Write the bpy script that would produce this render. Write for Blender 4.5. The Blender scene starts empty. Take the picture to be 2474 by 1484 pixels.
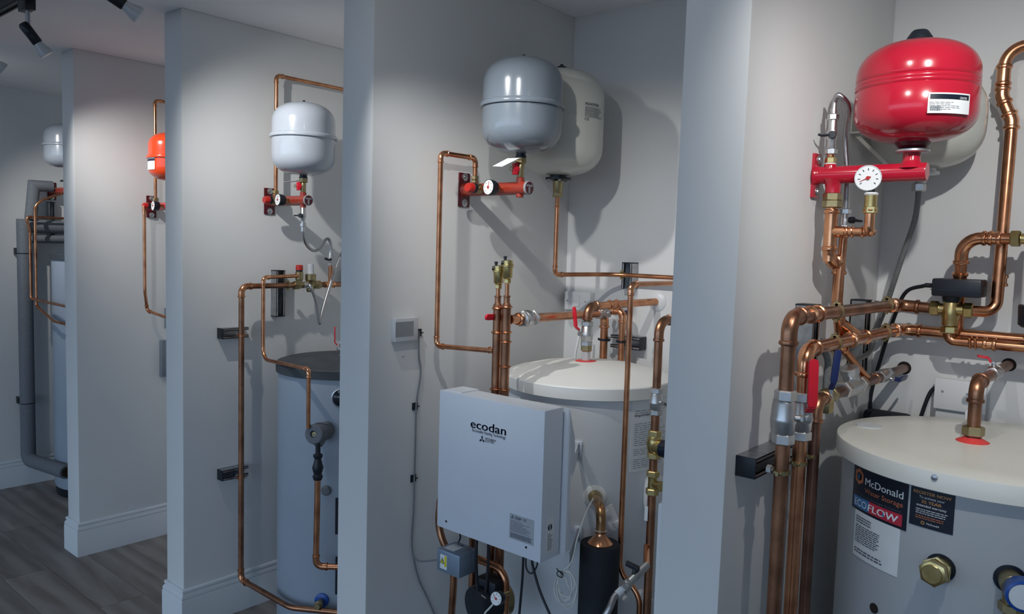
import bpy, bmesh, math, random
from mathutils import Vector, Matrix
random.seed(7)
V = Vector
sc = bpy.context.scene
col = sc.collection

# ------------------------------------------------------------------ camera
W, H = 2474.0, 1484.0
FPX = 1875.2
YAW, PIT, ROL, CAMZ = -0.709, -0.0765, 0.0288, 1.5448
FW = V((math.sin(YAW)*math.cos(PIT), math.cos(YAW)*math.cos(PIT), math.sin(PIT)))
_r = FW.cross(V((0, 0, 1))).normalized()
_u = _r.cross(FW)
RT = _r*math.cos(ROL) + _u*math.sin(ROL)
UP = -_r*math.sin(ROL) + _u*math.cos(ROL)
CAM = V((0, 0, CAMZ))
cd = bpy.data.cameras.new('camera'); cam = bpy.data.objects.new('camera', cd); col.objects.link(cam)
cam.matrix_world = Matrix(((RT.x, UP.x, -FW.x, 0), (RT.y, UP.y, -FW.y, 0), (RT.z, UP.z, -FW.z, CAMZ), (0, 0, 0, 1)))
cd.sensor_fit = 'HORIZONTAL'; cd.sensor_width = 36.0; cd.lens = 36.0*FPX/W; cd.clip_start = 0.02
sc.camera = cam

# ------------------------------------------------------------------ daylight, exposure
wd = bpy.data.worlds.new('world'); sc.world = wd; wd.use_nodes = True
wb = wd.node_tree.nodes['Background']
wb.inputs[0].default_value = (0.56, 0.75, 1.0, 1); wb.inputs[1].default_value = 1.40
sc.view_settings.view_transform = 'Standard'; sc.view_settings.look = 'None'
sc.view_settings.gamma = 1.0; sc.view_settings.use_curve_mapping = False
sc.view_settings.exposure = 0.55
LAMP_POWER = 14.5
LAMP_COLOR = (1.0, 0.985, 0.955)
# ceiling track: lamp positions along X and the points they are aimed at
TRACK_Y = 0.99
LAMPS = [(-4.62, (-4.9, 2.2, 1.35)), (-3.12, (-3.80, 2.2, 1.40)), (-2.45, (-2.6, 2.2, 1.50)),
         (-1.54, (-1.42, 2.2, 1.28)), (-1.10, (-1.45, 2.2, 1.28)), (-0.45, (-0.42, 2.2, 1.38)), (0.02, (-0.40, 2.2, 1.45)), (-3.66, (-3.60, 2.2, 1.45))]
LAMP_GAIN = [1.5, .45, 1.5, 1.2, 1.0, .35, 1.6, 1.35]
LAMP_CONE = [90, 70, 104, 76, 76, 80, 90, 92]

# ------------------------------------------------------------------ photo geometry helpers
def A(px, py, X=None, Y=None, Z=None):
    d = FW + RT*((px-W/2)/FPX) - UP*((py-H/2)/FPX)
    if X is not None: t = X/d.x
    elif Y is not None: t = Y/d.y
    else: t = (Z-CAMZ)/d.z
    return CAM + d*t
def _solve(P, e, c, axis):            # slide P along e until it projects on pixel column/row c
    d = P-CAM
    q = (c-W/2)/FPX if axis is RT else -(c-H/2)/FPX
    s = (q*d.dot(FW)-d.dot(axis))/(e.dot(axis)-q*e.dot(FW))
    return P+e*s
EX, EY, EZ = V((1, 0, 0)), V((0, 1, 0)), V((0, 0, 1))
def ax(P, px): return _solve(P, EX, px, RT)
def ay(P, px): return _solve(P, EY, px, RT)
def az(P, py): return _solve(P, EZ, py, UP)
def cylhit(px, py, c, r):             # first hit of a view ray with a vertical cylinder -> (angle, z)
    d = FW + RT*((px-W/2)/FPX) - UP*((py-H/2)/FPX)
    a = d.x**2+d.y**2; b = -2*(d.x*c[0]+d.y*c[1]); k = c[0]**2+c[1]**2-r*r
    D = max(b*b-4*a*k, 0); t = (-b-math.sqrt(D))/(2*a); P = CAM+d*t
    return math.atan2(P.y-c[1], P.x-c[0]), P.z

# ------------------------------------------------------------------ materials
MATS = {}
def mat(name, c, rough=.5, metal=0., vary=.06, scale=18., bump=0., bscale=60., c2=None, stretch=None, trans=0., coat=0., ior=1.45, alpha=1.):
    if name in MATS: return MATS[name]
    m = bpy.data.materials.new(name); m.use_nodes = True; nt = m.node_tree; N = nt.nodes; L = nt.links
    b = N['Principled BSDF']
    b.inputs['Roughness'].default_value = rough; b.inputs['Metallic'].default_value = metal
    b.inputs['IOR'].default_value = ior
    if trans: b.inputs['Transmission Weight'].default_value = trans
    if coat: b.inputs['Coat Weight'].default_value = coat; b.inputs['Coat Roughness'].default_value = .06
    if alpha < 1: b.inputs['Alpha'].default_value = alpha
    tc = N.new('ShaderNodeTexCoord'); mp = N.new('ShaderNodeMapping')
    if stretch: mp.inputs['Scale'].default_value = stretch
    L.new(tc.outputs['Object'], mp.inputs['Vector'])
    nz = N.new('ShaderNodeTexNoise'); nz.inputs['Scale'].default_value = scale; nz.inputs['Detail'].default_value = 4
    L.new(mp.outputs[0], nz.inputs['Vector'])
    rp = N.new('ShaderNodeValToRGB'); rp.color_ramp.elements[0].position = .32; rp.color_ramp.elements[1].position = .68
    d = c2 if c2 else tuple(x*(1-vary*2) for x in c)
    rp.color_ramp.elements[0].color = (*d, 1); rp.color_ramp.elements[1].color = (*[min(1, x*(1+vary*.5)) for x in c], 1)
    L.new(nz.outputs['Fac'], rp.inputs['Fac']); L.new(rp.outputs['Color'], b.inputs['Base Color'])
    if bump:
        n2 = N.new('ShaderNodeTexNoise'); n2.inputs['Scale'].default_value = bscale; n2.inputs['Detail'].default_value = 3
        L.new(mp.outputs[0], n2.inputs['Vector'])
        bp = N.new('ShaderNodeBump'); bp.inputs['Strength'].default_value = bump; bp.inputs['Distance'].default_value = .004
        L.new(n2.outputs['Fac'], bp.inputs['Height']); L.new(bp.outputs[0], b.inputs['Normal'])
    MATS[name] = m
    return m
wall_m   = mat('wall_paint', (.70, .705, .70), .62, 0, .015, 3, .035, 160)
ceil_m   = mat('ceiling_paint', (.90, .90, .92), .8, 0, .015, 3, .05, 150)
trim_m   = mat('skirting_paint', (.68, .70, .72), .4, 0, .012, 5)
copper_m = mat('copper', (.66, .315, .165), .27, 1, .1, 22, 0, c2=(.42, .18, .095))
copper_new = mat('copper_fitting', (.77, .39, .215), .21, 1, .1, 30, 0, c2=(.56, .25, .13))
copper_old = mat('copper_tarnished', (.45, .225, .13), .34, 1, .1, 16, 0, c2=(.23, .115, .072))
copper_dark = mat('copper_dark', (.27, .14, .10), .36, 1, .1, 16, 0, c2=(.15, .08, .06))
copper_heat = mat('copper_heat_marked', (.54, .33, .16), .3, 1, .1, 40, 0, c2=(.26, .14, .07))
brass_m  = mat('brass', (.62, .50, .24), .3, 1, .1, 30, 0, c2=(.44, .34, .14))
brass_old = mat('brass_dull', (.40, .33, .18), .4, 1, .1, 30)
chrome_m = mat('nickel', (.60, .60, .60), .36, 1, .08, 40)
steel_m  = mat('galvanised_steel', (.46, .48, .50), .38, 1, .12, 60)
braid_m  = mat('braided_steel', (.52, .52, .53), .36, 1, .16, 700, .12, 900)
zinc_m   = mat('zinc', (.56, .58, .60), .42, 1, .08, 60)
red_m    = mat('red_enamel', (.44, .010, .030), .2, 0, .04, 8, coat=.4)
dred_m   = mat('dark_red_enamel', (.085, .006, .014), .3, 0, .05, 10)
orange_m = mat('orange_enamel', (.28, .031, .016), .3, 0, .05, 10, coat=.2)
vorange_m = mat('vessel_orange', (.66, .058, .012), .22, 0, .04, 8, coat=.4)
capred_m = mat('red_plastic', (.46, .022, .016), .35, 0, .04, 20)
lever_m  = mat('red_vinyl', (.66, .015, .035), .32, 0, .04, 30)
blue_m   = mat('navy_vinyl', (.015, .025, .11), .35, 0, .05, 30)
bluecap_m = mat('blue_plastic', (.01, .07, .33), .3, 0, .05, 30)
gvess_m  = mat('grey_enamel', (.15, .18, .215), .2, 0, .02, 5, coat=.5)
gvess2_m = mat('pale_grey_enamel', (.43, .47, .53), .22, 0, .02, 5, coat=.5)
cream_m  = mat('cream_enamel', (.56, .57, .515), .28, 0, .02, 5, coat=.3)
tankw_m  = mat('white_steel', (.64, .67, .70), .36, 0, .015, 5)
tankd_m  = mat('grey_white_jacket', (.40, .42, .44), .4, 0, .015, 5)
tankg_m  = mat('grey_jacket', (.33, .385, .455), .42, 0, .02, 5)
tanklid_m = mat('cream_lid', (.72, .72, .66), .3, 0, .02, 6)
lidw_m   = mat('white_lid', (.74, .74, .71), .45, 0, .02, 6)
black_m  = mat('black_plastic', (.010, .014, .022), .42, 0, .1, 40)
foam_m   = mat('black_foam', (.010, .014, .021), .75, 0, .1, 60, .1, 400)
gfoam_m  = mat('grey_foam', (.15, .165, .185), .85, 0, .05, 60, .12, 400)
lidb_m   = mat('charcoal_lid', (.055, .065, .075), .6, 0, .12, 14)
white_m  = mat('white_plastic', (.72, .73, .74), .35, 0, .01, 20)
pale_m   = mat('pale_grey_plastic', (.55, .58, .61), .45, 0, .02, 20)
screen_m = mat('grey_screen', (.25, .27, .29), .2, 0, .04, 90)
boxw_m   = mat('white_powder_coat', (.63, .68, .75), .4, 0, .012, 9)
paper_m  = mat('paper', (.70, .73, .74), .7, 0, .02, 20)
silverlab_m = mat('silver_label', (.40, .43, .47), .45, .2, .03, 30)
ink_m    = mat('navy_ink', (.012, .016, .045), .5, 0, .02, 20)
faint_m  = mat('faint_ink', (.24, .26, .28), .6, 0, .02, 20)
capgrey_m = mat('mid_grey_plastic', (.27, .28, .30), .4, 0, .03, 20)
greyink_m = mat('grey_ink', (.09, .10, .12), .6, 0, .02, 20)
labelnavy_m = mat('label_navy', (.006, .011, .024), .35, 0, .05, 20)
lorange_m = mat('label_orange', (.50, .15, .07), .45, 0, .04, 20)
lamber_m = mat('label_amber', (.52, .26, .09), .45, 0, .04, 20)
lwhite_m = mat('label_white', (.78, .80, .82), .45, 0, .02, 20)
lblue_m  = mat('label_blue', (.05, .17, .38), .4, 0, .04, 20)
lred_m   = mat('label_red', (.50, .03, .06), .4, 0, .04, 20)
yellow_m = mat('label_yellow', (.68, .60, .02), .45, 0, .04, 20)
dial_m   = mat('dial_white', (.80, .81, .81), .3, 0, .01, 20)
rubber_m = mat('red_rubber', (.70, .055, .05), .5, 0, .04, 20)
cable_m  = mat('grey_cable', (.20, .22, .24), .5, 0, .05, 30)
bcable_m = mat('black_cable', (.012, .015, .022), .45, 0, .05, 30)
wcable_m = mat('white_cable', (.62, .63, .60), .45, 0, .04, 30)
hose_m   = mat('grey_hose', (.20, .21, .21), .4, 0, .15, 300)
clear_m  = mat('clear_plastic', (.80, .83, .84), .15, 0, .02, 30, trans=.6)
lens_m   = mat('lamp_glass', (.62, .64, .66), .15, 0, .02, 30, trans=.3)
blackmetal_m = mat('gunmetal', (.03, .034, .04), .35, .6, .08, 30)
hole_m   = mat('dark_hole', (.02, .015, .012), .9, 0, .1, 40)

def wood_mat():
    m = bpy.data.materials.new('vinyl_plank'); m.use_nodes = True; nt = m.node_tree; N = nt.nodes; L = nt.links
    b = N['Principled BSDF']; b.inputs['Roughness'].default_value = .5
    tc = N.new('ShaderNodeTexCoord'); oi = N.new('ShaderNodeObjectInfo')
    add = N.new('ShaderNodeVectorMath'); add.operation = 'ADD'
    L.new(tc.outputs['Object'], add.inputs[0])
    mul = N.new('ShaderNodeVectorMath'); mul.operation = 'SCALE'; mul.inputs['Scale'].default_value = 13.0
    cmb = N.new('ShaderNodeCombineXYZ'); L.new(oi.outputs['Random'], cmb.inputs[0]); L.new(oi.outputs['Random'], cmb.inputs[1])
    L.new(cmb.outputs[0], mul.inputs[0]); L.new(mul.outputs[0], add.inputs[1])
    mp = N.new('ShaderNodeMapping'); mp.inputs['Scale'].default_value = (.8, 5, 1); L.new(add.outputs[0], mp.inputs[0])
    n1 = N.new('ShaderNodeTexNoise'); n1.inputs['Scale'].default_value = 2.4; n1.inputs['Detail'].default_value = 6; n1.inputs['Distortion'].default_value = 1.6
    L.new(mp.outputs[0], n1.inputs['Vector'])
    wv = N.new('ShaderNodeTexWave'); wv.wave_type = 'RINGS'; wv.inputs['Scale'].default_value = .7; wv.inputs['Distortion'].default_value = 7; wv.inputs['Detail'].default_value = 3
    L.new(mp.outputs[0], wv.inputs['Vector'])
    mx = N.new('ShaderNodeMix'); mx.data_type = 'FLOAT'; mx.inputs[0].default_value = .3
    L.new(n1.outputs['Fac'], mx.inputs[2]); L.new(wv.outputs['Fac'], mx.inputs[3])
    rp = N.new('ShaderNodeValToRGB'); e = rp.color_ramp.elements
    e[0].position = .25; e[0].color = (.165, .140, .125, 1); e[1].position = .8; e[1].color = (.33, .295, .27, 1)
    L.new(mx.outputs[0], rp.inputs['Fac'])
    hs = N.new('ShaderNodeHueSaturation'); mr = N.new('ShaderNodeMapRange'); mr.inputs[3].default_value = .88; mr.inputs[4].default_value = 1.12
    L.new(oi.outputs['Random'], mr.inputs[0]); L.new(mr.outputs[0], hs.inputs['Value']); L.new(rp.outputs[0], hs.inputs['Color'])
    L.new(hs.outputs[0], b.inputs['Base Color'])
    return m
wood_m = wood_mat()

# ------------------------------------------------------------------ mesh builder
class G:
    def __init__(s): s.v = []; s.f = []
    def add(s, vs, fs):
        o = len(s.v); s.v += [V(p) for p in vs]; s.f += [tuple(i+o for i in f) for f in fs]; return s
    def tube(s, pts, r, n=14, cap=True):
        pts = [V(p) for p in pts]
        q = [pts[0]]; rr = [r[0]] if isinstance(r, (list, tuple)) else None
        for i in range(1, len(pts)):
            if (pts[i]-q[-1]).length > 1e-6:
                q.append(pts[i])
                if rr is not None: rr.append(r[i])
        pts = q; k = len(pts); rad = rr if rr is not None else [r]*k
        T = [((pts[min(i+1, k-1)]-pts[max(i-1, 0)])).normalized() for i in range(k)]
        a = V((0, 0, 1)) if abs(T[0].z) < .9 else V((1, 0, 0))
        nrm = (a-T[0]*a.dot(T[0])).normalized(); vs = []
        for i in range(k):
            nrm = (nrm-T[i]*nrm.dot(T[i])).normalized(); bn = T[i].cross(nrm)
            for j in range(n):
                t = 2*math.pi*j/n; vs.append(pts[i]+(nrm*math.cos(t)+bn*math.sin(t))*rad[i])
        fs = []
        for i in range(k-1):
            for j in range(n):
                fs.append((i*n+j, i*n+(j+1) % n, (i+1)*n+(j+1) % n, (i+1)*n+j))
        if cap:
            fs.append(tuple(reversed(range(n)))); fs.append(tuple((k-1)*n+j for j in range(n)))
        return s.add(vs, fs)
    def mitre(s, pts, r, n=20):
        pts = [V(p) for p in pts]; k = len(pts); d = [(pts[i+1]-pts[i]).normalized() for i in range(k-1)]
        a = V((0, 0, 1)) if abs(d[0].z) < .9 else V((1, 0, 0)); e1 = (a-d[0]*a.dot(d[0])).normalized(); e2 = d[0].cross(e1)
        cur = [pts[0]+(e1*math.cos(2*math.pi*j/n)+e2*math.sin(2*math.pi*j/n))*r for j in range(n)]; vs = list(cur); fs = []
        for i in range(1, k):
            nn = (d[i-1]+(d[i] if i < k-1 else d[i-1])).normalized()
            cur = [p+d[i-1]*((pts[i]-p).dot(nn)/d[i-1].dot(nn)) for p in cur]; vs += cur
            for j in range(n): fs.append(((i-1)*n+j, (i-1)*n+(j+1) % n, i*n+(j+1) % n, i*n+j))
        fs += [tuple(range(n)), tuple((k-1)*n+j for j in range(n))]
        return s.add(vs, fs)
    def lathe(s, o, axis, prof, n=28, ph=0.):
        o = V(o); axis = V(axis).normalized(); a = V((0, 0, 1)) if abs(axis.z) < .9 else V((1, 0, 0))
        e1 = (a-axis*a.dot(axis)).normalized(); e2 = axis.cross(e1); vs = []; ring = []
        for (h, r) in prof:
            if r < 1e-6: ring.append([len(vs)]); vs.append(o+axis*h)
            else:
                ring.append(list(range(len(vs), len(vs)+n)))
                for j in range(n):
                    t = 2*math.pi*j/n+ph; vs.append(o+axis*h+(e1*math.cos(t)+e2*math.sin(t))*r)
        fs = []
        for i in range(len(ring)-1):
            p, q = ring[i], ring[i+1]
            for j in range(n):
                k = (j+1) % n
                if len(p) == 1 and len(q) == 1: continue
                if len(p) == 1: fs.append((p[0], q[k], q[j]))
                elif len(q) == 1: fs.append((p[j], p[k], q[0]))
                else: fs.append((p[j], p[k], q[k], q[j]))
        if len(ring[0]) > 1: fs.append(tuple(reversed(ring[0])))
        if len(ring[-1]) > 1: fs.append(tuple(ring[-1]))
        return s.add(vs, fs)
    def cyl(s, a, b, r, n=20, ch=0.):
        a, b = V(a), V(b); L = (b-a).length; d = b-a
        if ch: return s.lathe(a, d, [(0, r-ch), (ch, r), (L-ch, r), (L, r-ch)], n)
        return s.lathe(a, d, [(0, r), (L, r)], n)
    def nut(s, a, d, L, R, ph=0.):
        return s.lathe(a, d, [(0, R*.86), (L*.12, R), (L*.88, R), (L, R*.86)], 6, ph)
    def box(s, lo, hi):
        x0, y0, z0 = lo; x1, y1, z1 = hi
        return s.add([(x0, y0, z0), (x1, y0, z0), (x1, y1, z0), (x0, y1, z0), (x0, y0, z1), (x1, y0, z1), (x1, y1, z1), (x0, y1, z1)],
                     [(0, 3, 2, 1), (4, 5, 6, 7), (0, 1, 5, 4), (1, 2, 6, 5), (2, 3, 7, 6), (3, 0, 4, 7)])
    def obox(s, c, ux, uy, uz, sx, sy, sz):
        c = V(c); ux, uy, uz = [V(q).normalized() for q in (ux, uy, uz)]
        vs = [c+ux*(a*sx/2)+uy*(b*sy/2)+uz*(e*sz/2) for e in (-1, 1) for a, b in ((-1, -1), (1, -1), (1, 1), (-1, 1))]
        return s.add(vs, [(0, 3, 2, 1), (4, 5, 6, 7), (0, 1, 5, 4), (1, 2, 6, 5), (2, 3, 7, 6), (3, 0, 4, 7)])
    def prism(s, poly, o, ux, uy, depth):
        o, ux, uy = V(o), V(ux), V(uy); nz = ux.cross(uy).normalized(); n = len(poly)
        vs = [o+ux*x+uy*y for x, y in poly]+[o+ux*x+uy*y+nz*depth for x, y in poly]
        fs = [tuple(reversed(range(n))), tuple(range(n, 2*n))]+[(i, (i+1) % n, n+(i+1) % n, n+i) for i in range(n)]
        return s.add(vs, fs)
    def quad(s, a, b, c, d): return s.add([a, b, c, d], [(0, 1, 2, 3)])

def root_loc(o):
    while o.parent: o = o.parent
    return o.location
def obj(name, g, m, parent=None, bevel=0., smooth=38, label=None, kind=None):
    me = bpy.data.meshes.new(name)
    if isinstance(g, G): me.from_pydata([tuple(p) for p in g.v], [], g.f)
    else: me = g; me.name = name
    if parent is not None: me.transform(Matrix.Translation(-root_loc(parent)))
    bm = bmesh.new(); bm.from_mesh(me)
    bmesh.ops.recalc_face_normals(bm, faces=bm.faces)
    if bevel:
        es = [e for e in bm.edges if len(e.link_faces) == 2 and e.calc_face_angle() > .6]
        bmesh.ops.bevel(bm, geom=es, offset=bevel, segments=2, affect='EDGES', profile=.6)
    bm.to_mesh(me); bm.free()
    if smooth:
        me.shade_smooth(); me.set_sharp_from_angle(angle=math.radians(smooth))
    me.materials.append(m)
    o = bpy.data.objects.new(name, me); col.objects.link(o)
    if parent is not None: o.parent = parent
    if label: o['label'] = label
    if kind: o['kind'] = kind
    return o
def thing(name, label, cat, loc=(0, 0, 0), group=None):
    o = bpy.data.objects.new(name, None); col.objects.link(o); o.empty_display_size = .05
    o.location = loc; o['label'] = label; o['category'] = cat
    if group: o['group'] = group
    return o
def tag(o, label, cat, group=None):
    o['label'] = label; o['category'] = cat
    if group: o['group'] = group
    return o
def flat(ob, mm): # text / print helper
    return ob

# flat lettering: 2-D outline -> any surface map
def text_mesh(s, width=None, height=.01, bold=0., align='LEFT'):
    cu = bpy.data.curves.new('lettering', 'FONT'); cu.body = s; cu.size = 1.0; cu.resolution_u = 3
    o = bpy.data.objects.new('lettering', cu); col.objects.link(o)
    bpy.context.view_layer.update()
    dg = bpy.context.evaluated_depsgraph_get()
    me = bpy.data.meshes.new_from_object(o.evaluated_get(dg))
    bpy.data.objects.remove(o); bpy.data.curves.remove(cu)
    if bold:
        bm = bmesh.new(); bm.from_mesh(me)
        for sgn in (-1, 1):
            q = bmesh.ops.duplicate(bm, geom=bm.verts[:]+bm.edges[:]+bm.faces[:]) if sgn == -1 else None
            vv = [g for g in q['geom'] if isinstance(g, bmesh.types.BMVert)] if q else []
            for v in vv: v.co.x += bold*1.6
        bm.to_mesh(me); bm.free()
    xs = [v.co.x for v in me.vertices]; x0, x1 = min(xs), max(xs)
    sy = height/.69; sx = (width/(x1-x0)) if width else sy
    w = (x1-x0)*sx
    off = {'LEFT': 0, 'CENTER': -w/2, 'RIGHT': -w}[align]
    for v in me.vertices: v.co = V(((v.co.x-x0)*sx+off, v.co.y*sy, 0))
    return me
def put_text(parent, s, o, ux, uy, m, width=None, height=.01, bold=0., align='LEFT', eps=.0006, name='lettering', shear=0.):
    me = text_mesh(s, width, height, bold, align); ux, uy = V(ux), V(uy); nz = ux.cross(uy); o = V(o)
    for v in me.vertices: v.co = o+ux*(v.co.x+shear*v.co.y)+uy*v.co.y+nz*eps
    return obj(name, me, m, parent, smooth=0)
def put_text_cyl(parent, s, c, r, a0, z0, m, width=None, height=.01, bold=0., align='LEFT', eps=.0008, name='lettering', slope=0., shear=0.):
    me = text_mesh(s, width, height, bold, align)
    bm = bmesh.new(); bm.from_mesh(me); bm.to_mesh(me); bm.free()
    for v in me.vertices:
        x, y = v.co.x+shear*v.co.y, v.co.y; t = a0+x/r
        v.co = V((c[0]+(r+eps)*math.cos(t), c[1]+(r+eps)*math.sin(t), z0+y))
    return obj(name, me, m, parent, smooth=0)
def cyl_patch(c, r, a0, a1, z0, z1, th=.0005, n=14, lift=.0004):
    g = G(); vs = []; fs = []
    for i in range(n+1):
        t = a0+(a1-a0)*i/n
        for rr in (r+lift-.0004, r+lift+th):
            for z in (z0, z1): vs.append((c[0]+rr*math.cos(t), c[1]+rr*math.sin(t), z))
    for i in range(n):
        a = i*4; b = a+4
        fs += [(a+2, b+2, b+3, a+3), (a, a+1, b+1, b), (a+1, a+3, b+3, b+1), (a, b, b+2, a+2)]
    fs += [(0, 2, 3, 1), (n*4, n*4+1, n*4+3, n*4+2)]
    return g.add(vs, fs)
def print_lines(o, ux, uy, w, h, rows, fill=.75, thick=.42, seed=1, wmap=None):
    """illegible small print: short broken strokes in rows (w x h block, from the top left)."""
    rnd = random.Random(seed); g = G(); dy = h/rows
    for i in range(rows):
        y = -dy*(i+.5); x = 0; end = w*(fill+(1-fill)*rnd.random())
        while x < end-w*.02:
            l = min(w*rnd.uniform(.05, .16), end-x)
            q = [(x, y-dy*thick/2), (x+l, y-dy*thick/2), (x+l, y+dy*thick/2), (x, y+dy*thick/2)]
            if wmap: g.quad(*[wmap(a, b) for a, b in q])
            else: g.quad(*[V(o)+V(ux)*a+V(uy)*b for a, b in q])
            x += l+w*.022
    return g

# ------------------------------------------------------------------ pipework
def arc(p0, p1, p2, R, n=7):
    d1 = (p0-p1).normalized(); d2 = (p2-p1).normalized(); c = max(-1, min(1, d1.dot(d2))); th = math.acos(c)
    if th > math.pi-.01: return [p1]
    t = min(R/math.tan(th/2), (p0-p1).length*.49, (p2-p1).length*.49); R = t*math.tan(th/2)
    a = p1+d1*t; b = p1+d2*t; bis = (d1+d2).normalized(); ce = p1+bis*(R/math.sin(th/2))
    va, vb = a-ce, b-ce; ang = math.acos(max(-1, min(1, va.normalized().dot(vb.normalized())))); out = []
    for i in range(n+1):
        f = i/n
        out.append(ce+(va*math.sin((1-f)*ang)+vb*math.sin(f*ang))/math.sin(ang))
    return out
def bead_profile(pts, r, k=1.13, bead=1.36):
    """sleeve along pts with a rounded bead at both ends (press fitting)."""
    d0 = (pts[1]-pts[0]).normalized(); d1 = (pts[-1]-pts[-2]).normalized(); b = r*.34
    P = [pts[0]-d0*b*1.1, pts[0]-d0*b*.7, pts[0], pts[0]+d0*b*.7, pts[0]+d0*b*1.1]
    Rr = [r*1.05, r*bead*.97, r*bead, r*bead*.97, r*k]
    for p in pts[1:-1]: P.append(p); Rr.append(r*k)
    P += [pts[-1]-d1*b*1.1, pts[-1]-d1*b*.7, pts[-1], pts[-1]+d1*b*.7, pts[-1]+d1*b*1.1]
    Rr += [r*k, r*bead*.97, r*bead, r*bead*.97, r*1.05]
    return P, Rr
def coupling(parent, a, b, r, m=None, name='coupling'):
    a, b = V(a), V(b); P, R = bead_profile([a, (a+b)/2, b], r)
    return obj(name, G().tube(P, R, 16), m or copper_new, parent)
def elbow(parent, p0, p1, p2, r, m=None, R=None, sl=1.3):
    a = arc(p0, p1, p2, R or r*2.3); d1 = (p0-p1).normalized(); d2 = (p2-p1).normalized()
    pts = [a[0]+d1*r*sl]+a+[a[-1]+d2*r*sl]
    P, Q = bead_profile(pts, r)
    return obj('elbow', G().tube(P, Q, 16), m or copper_new, parent)
def ring(parent, c, d, r, m=None, w=None, name='collar'):
    c, d = V(c), V(d).normalized(); b = w or r*.3
    return obj(name, G().lathe(c-d*b, d, [(0, r*1.02), (b*.4, r*1.3), (b, r*1.38), (b*1.6, r*1.3), (2*b, r*1.02)], 16), m or copper_new, parent)
def pipe(name, label, pts, r, kinds='', cat='pipe', m=None, fm=None, R=None, group=None, root=None, sl=1.3, bendR=None):
    """kinds[i] for each inner corner: e = elbow fitting, b = bent tube, n = none."""
    pts = [V(p) for p in pts]; m = m or copper_m
    t = root or thing(name, label, cat, pts[-1] if pts[-1].z < pts[0].z else pts[0], group)
    cur = [pts[0]]
    for i in range(1, len(pts)-1):
        k = kinds[i-1] if i-1 < len(kinds) else 'e'
        if k == 'e':
            RR = R or r*2.3
            a = arc(pts[i-1], pts[i], pts[i+1], RR)
            cur.append(a[0]); obj('tube', G().tube(cur, r, 14), m, t)
            elbow(t, pts[i-1], pts[i], pts[i+1], r, fm, RR, sl); cur = [a[-1]]
        elif k == 'b': cur += arc(pts[i-1], pts[i], pts[i+1], bendR or r*5, 9)
        else: cur.append(pts[i])
    cur.append(pts[-1]); obj('tube', G().tube(cur, r, 14), m, t)
    return t
def smooth_path(pts, n=8):
    pts = [V(p) for p in pts]; out = []
    P = [pts[0]*2-pts[1]]+pts+[pts[-1]*2-pts[-2]]
    for i in range(1, len(P)-2):
        for k in range(n):
            t = k/n; a, b, c, d = P[i-1], P[i], P[i+1], P[i+2]
            out.append(.5*((2*b)+(c-a)*t+(2*a-5*b+4*c-d)*t*t+(3*b-a-3*c+d)*t**3))
    out.append(pts[-1]); return out
def nutpart(parent, a, d, L, R, m=None, name='compression_nut', ph=0.3):
    return obj(name, G().nut(V(a), V(d), L, R, ph), m or brass_m, parent)
def ball_valve(name, label, c, d, r, L, lever_dir, side, lever_m_, lever_len, m=None, lever_w=None, grip_off=.3, cat='valve', grip_curve=True, nutR=None, handle=True):
    """inline ball valve centred at c along d; lever leaves on side, runs along lever_dir."""
    c, d, side, ld = V(c), V(d).normalized(), V(side).normalized(), V(lever_dir).normalized(); m = m or chrome_m
    t = thing(name, label, cat, c); nR = nutR or r*1.55
    obj('body', G().lathe(c-d*L*.32, d, [(0, r*1.25), (L*.04, r*1.45), (L*.2, r*1.5), (L*.24, r*1.62), (L*.3, r*1.62), (L*.34, r*1.5), (L*.58, r*1.42), (L*.64, r*1.15)], 20), m, t)
    nutpart(t, c-d*L*.5, d, L*.2, nR, m, 'union_nut'); nutpart(t, c+d*L*.3, d, L*.2, nR, m, 'union_nut')
    st = obj('spindle', G().cyl(c+side*r*1.2, c+side*r*2.3, r*.45, 12).nut(c+side*r*2.1, side, r*.35, r*.6), chrome_m, t)
    if not handle: return t
    w = lever_w or r*.9; p = c+side*r*2.15; up = ld; wd_ = up.cross(side).normalized()
    q1 = p+up*lever_len*grip_off+side*r*.9
    g = G(); th = r*.16
    for (a, b) in ((p-up*r*.4, p+up*lever_len*grip_off*.55), (p+up*lever_len*grip_off*.55, q1)):
        dr = (b-a).normalized(); g.obox((a+b)/2, dr, wd_, dr.cross(wd_), (b-a).length+th, w*.7, th)
    lv = obj('lever', g, chrome_m, t)
    e = p+up*lever_len+side*r*.9; s0 = p+up*lever_len*grip_off*.55
    P = [s0, q1, q1+up*lever_len*.03, (q1+e)/2, e-up*w*.3, e]
    g = G()
    poly = []
    n = 8
    nn = up.cross(wd_).normalized()
    hw = w*.62
    poly = [(0, -hw*.7), (0, hw*.7)]
    Lg = (e-q1).length
    poly = [(0, -hw*.75), (Lg*.1, -hw), (Lg*.88, -hw)]+[(Lg-hw*.7+hw*.7*math.sin(a), -hw*math.cos(a)) for a in [math.pi*k/6 for k in range(1, 6)]]+[(Lg*.88, hw), (Lg*.1, hw), (0, hw*.75)]
    g.prism(poly, q1-nn*r*.22, up, wd_, r*.44)
    dr = (q1-s0).normalized(); g.obox((s0+q1)/2, dr, wd_, dr.cross(wd_), (q1-s0).length, w*.95, r*.4)
    obj('grip', g, lever_m_, lv, bevel=r*.1)
    return t
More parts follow.
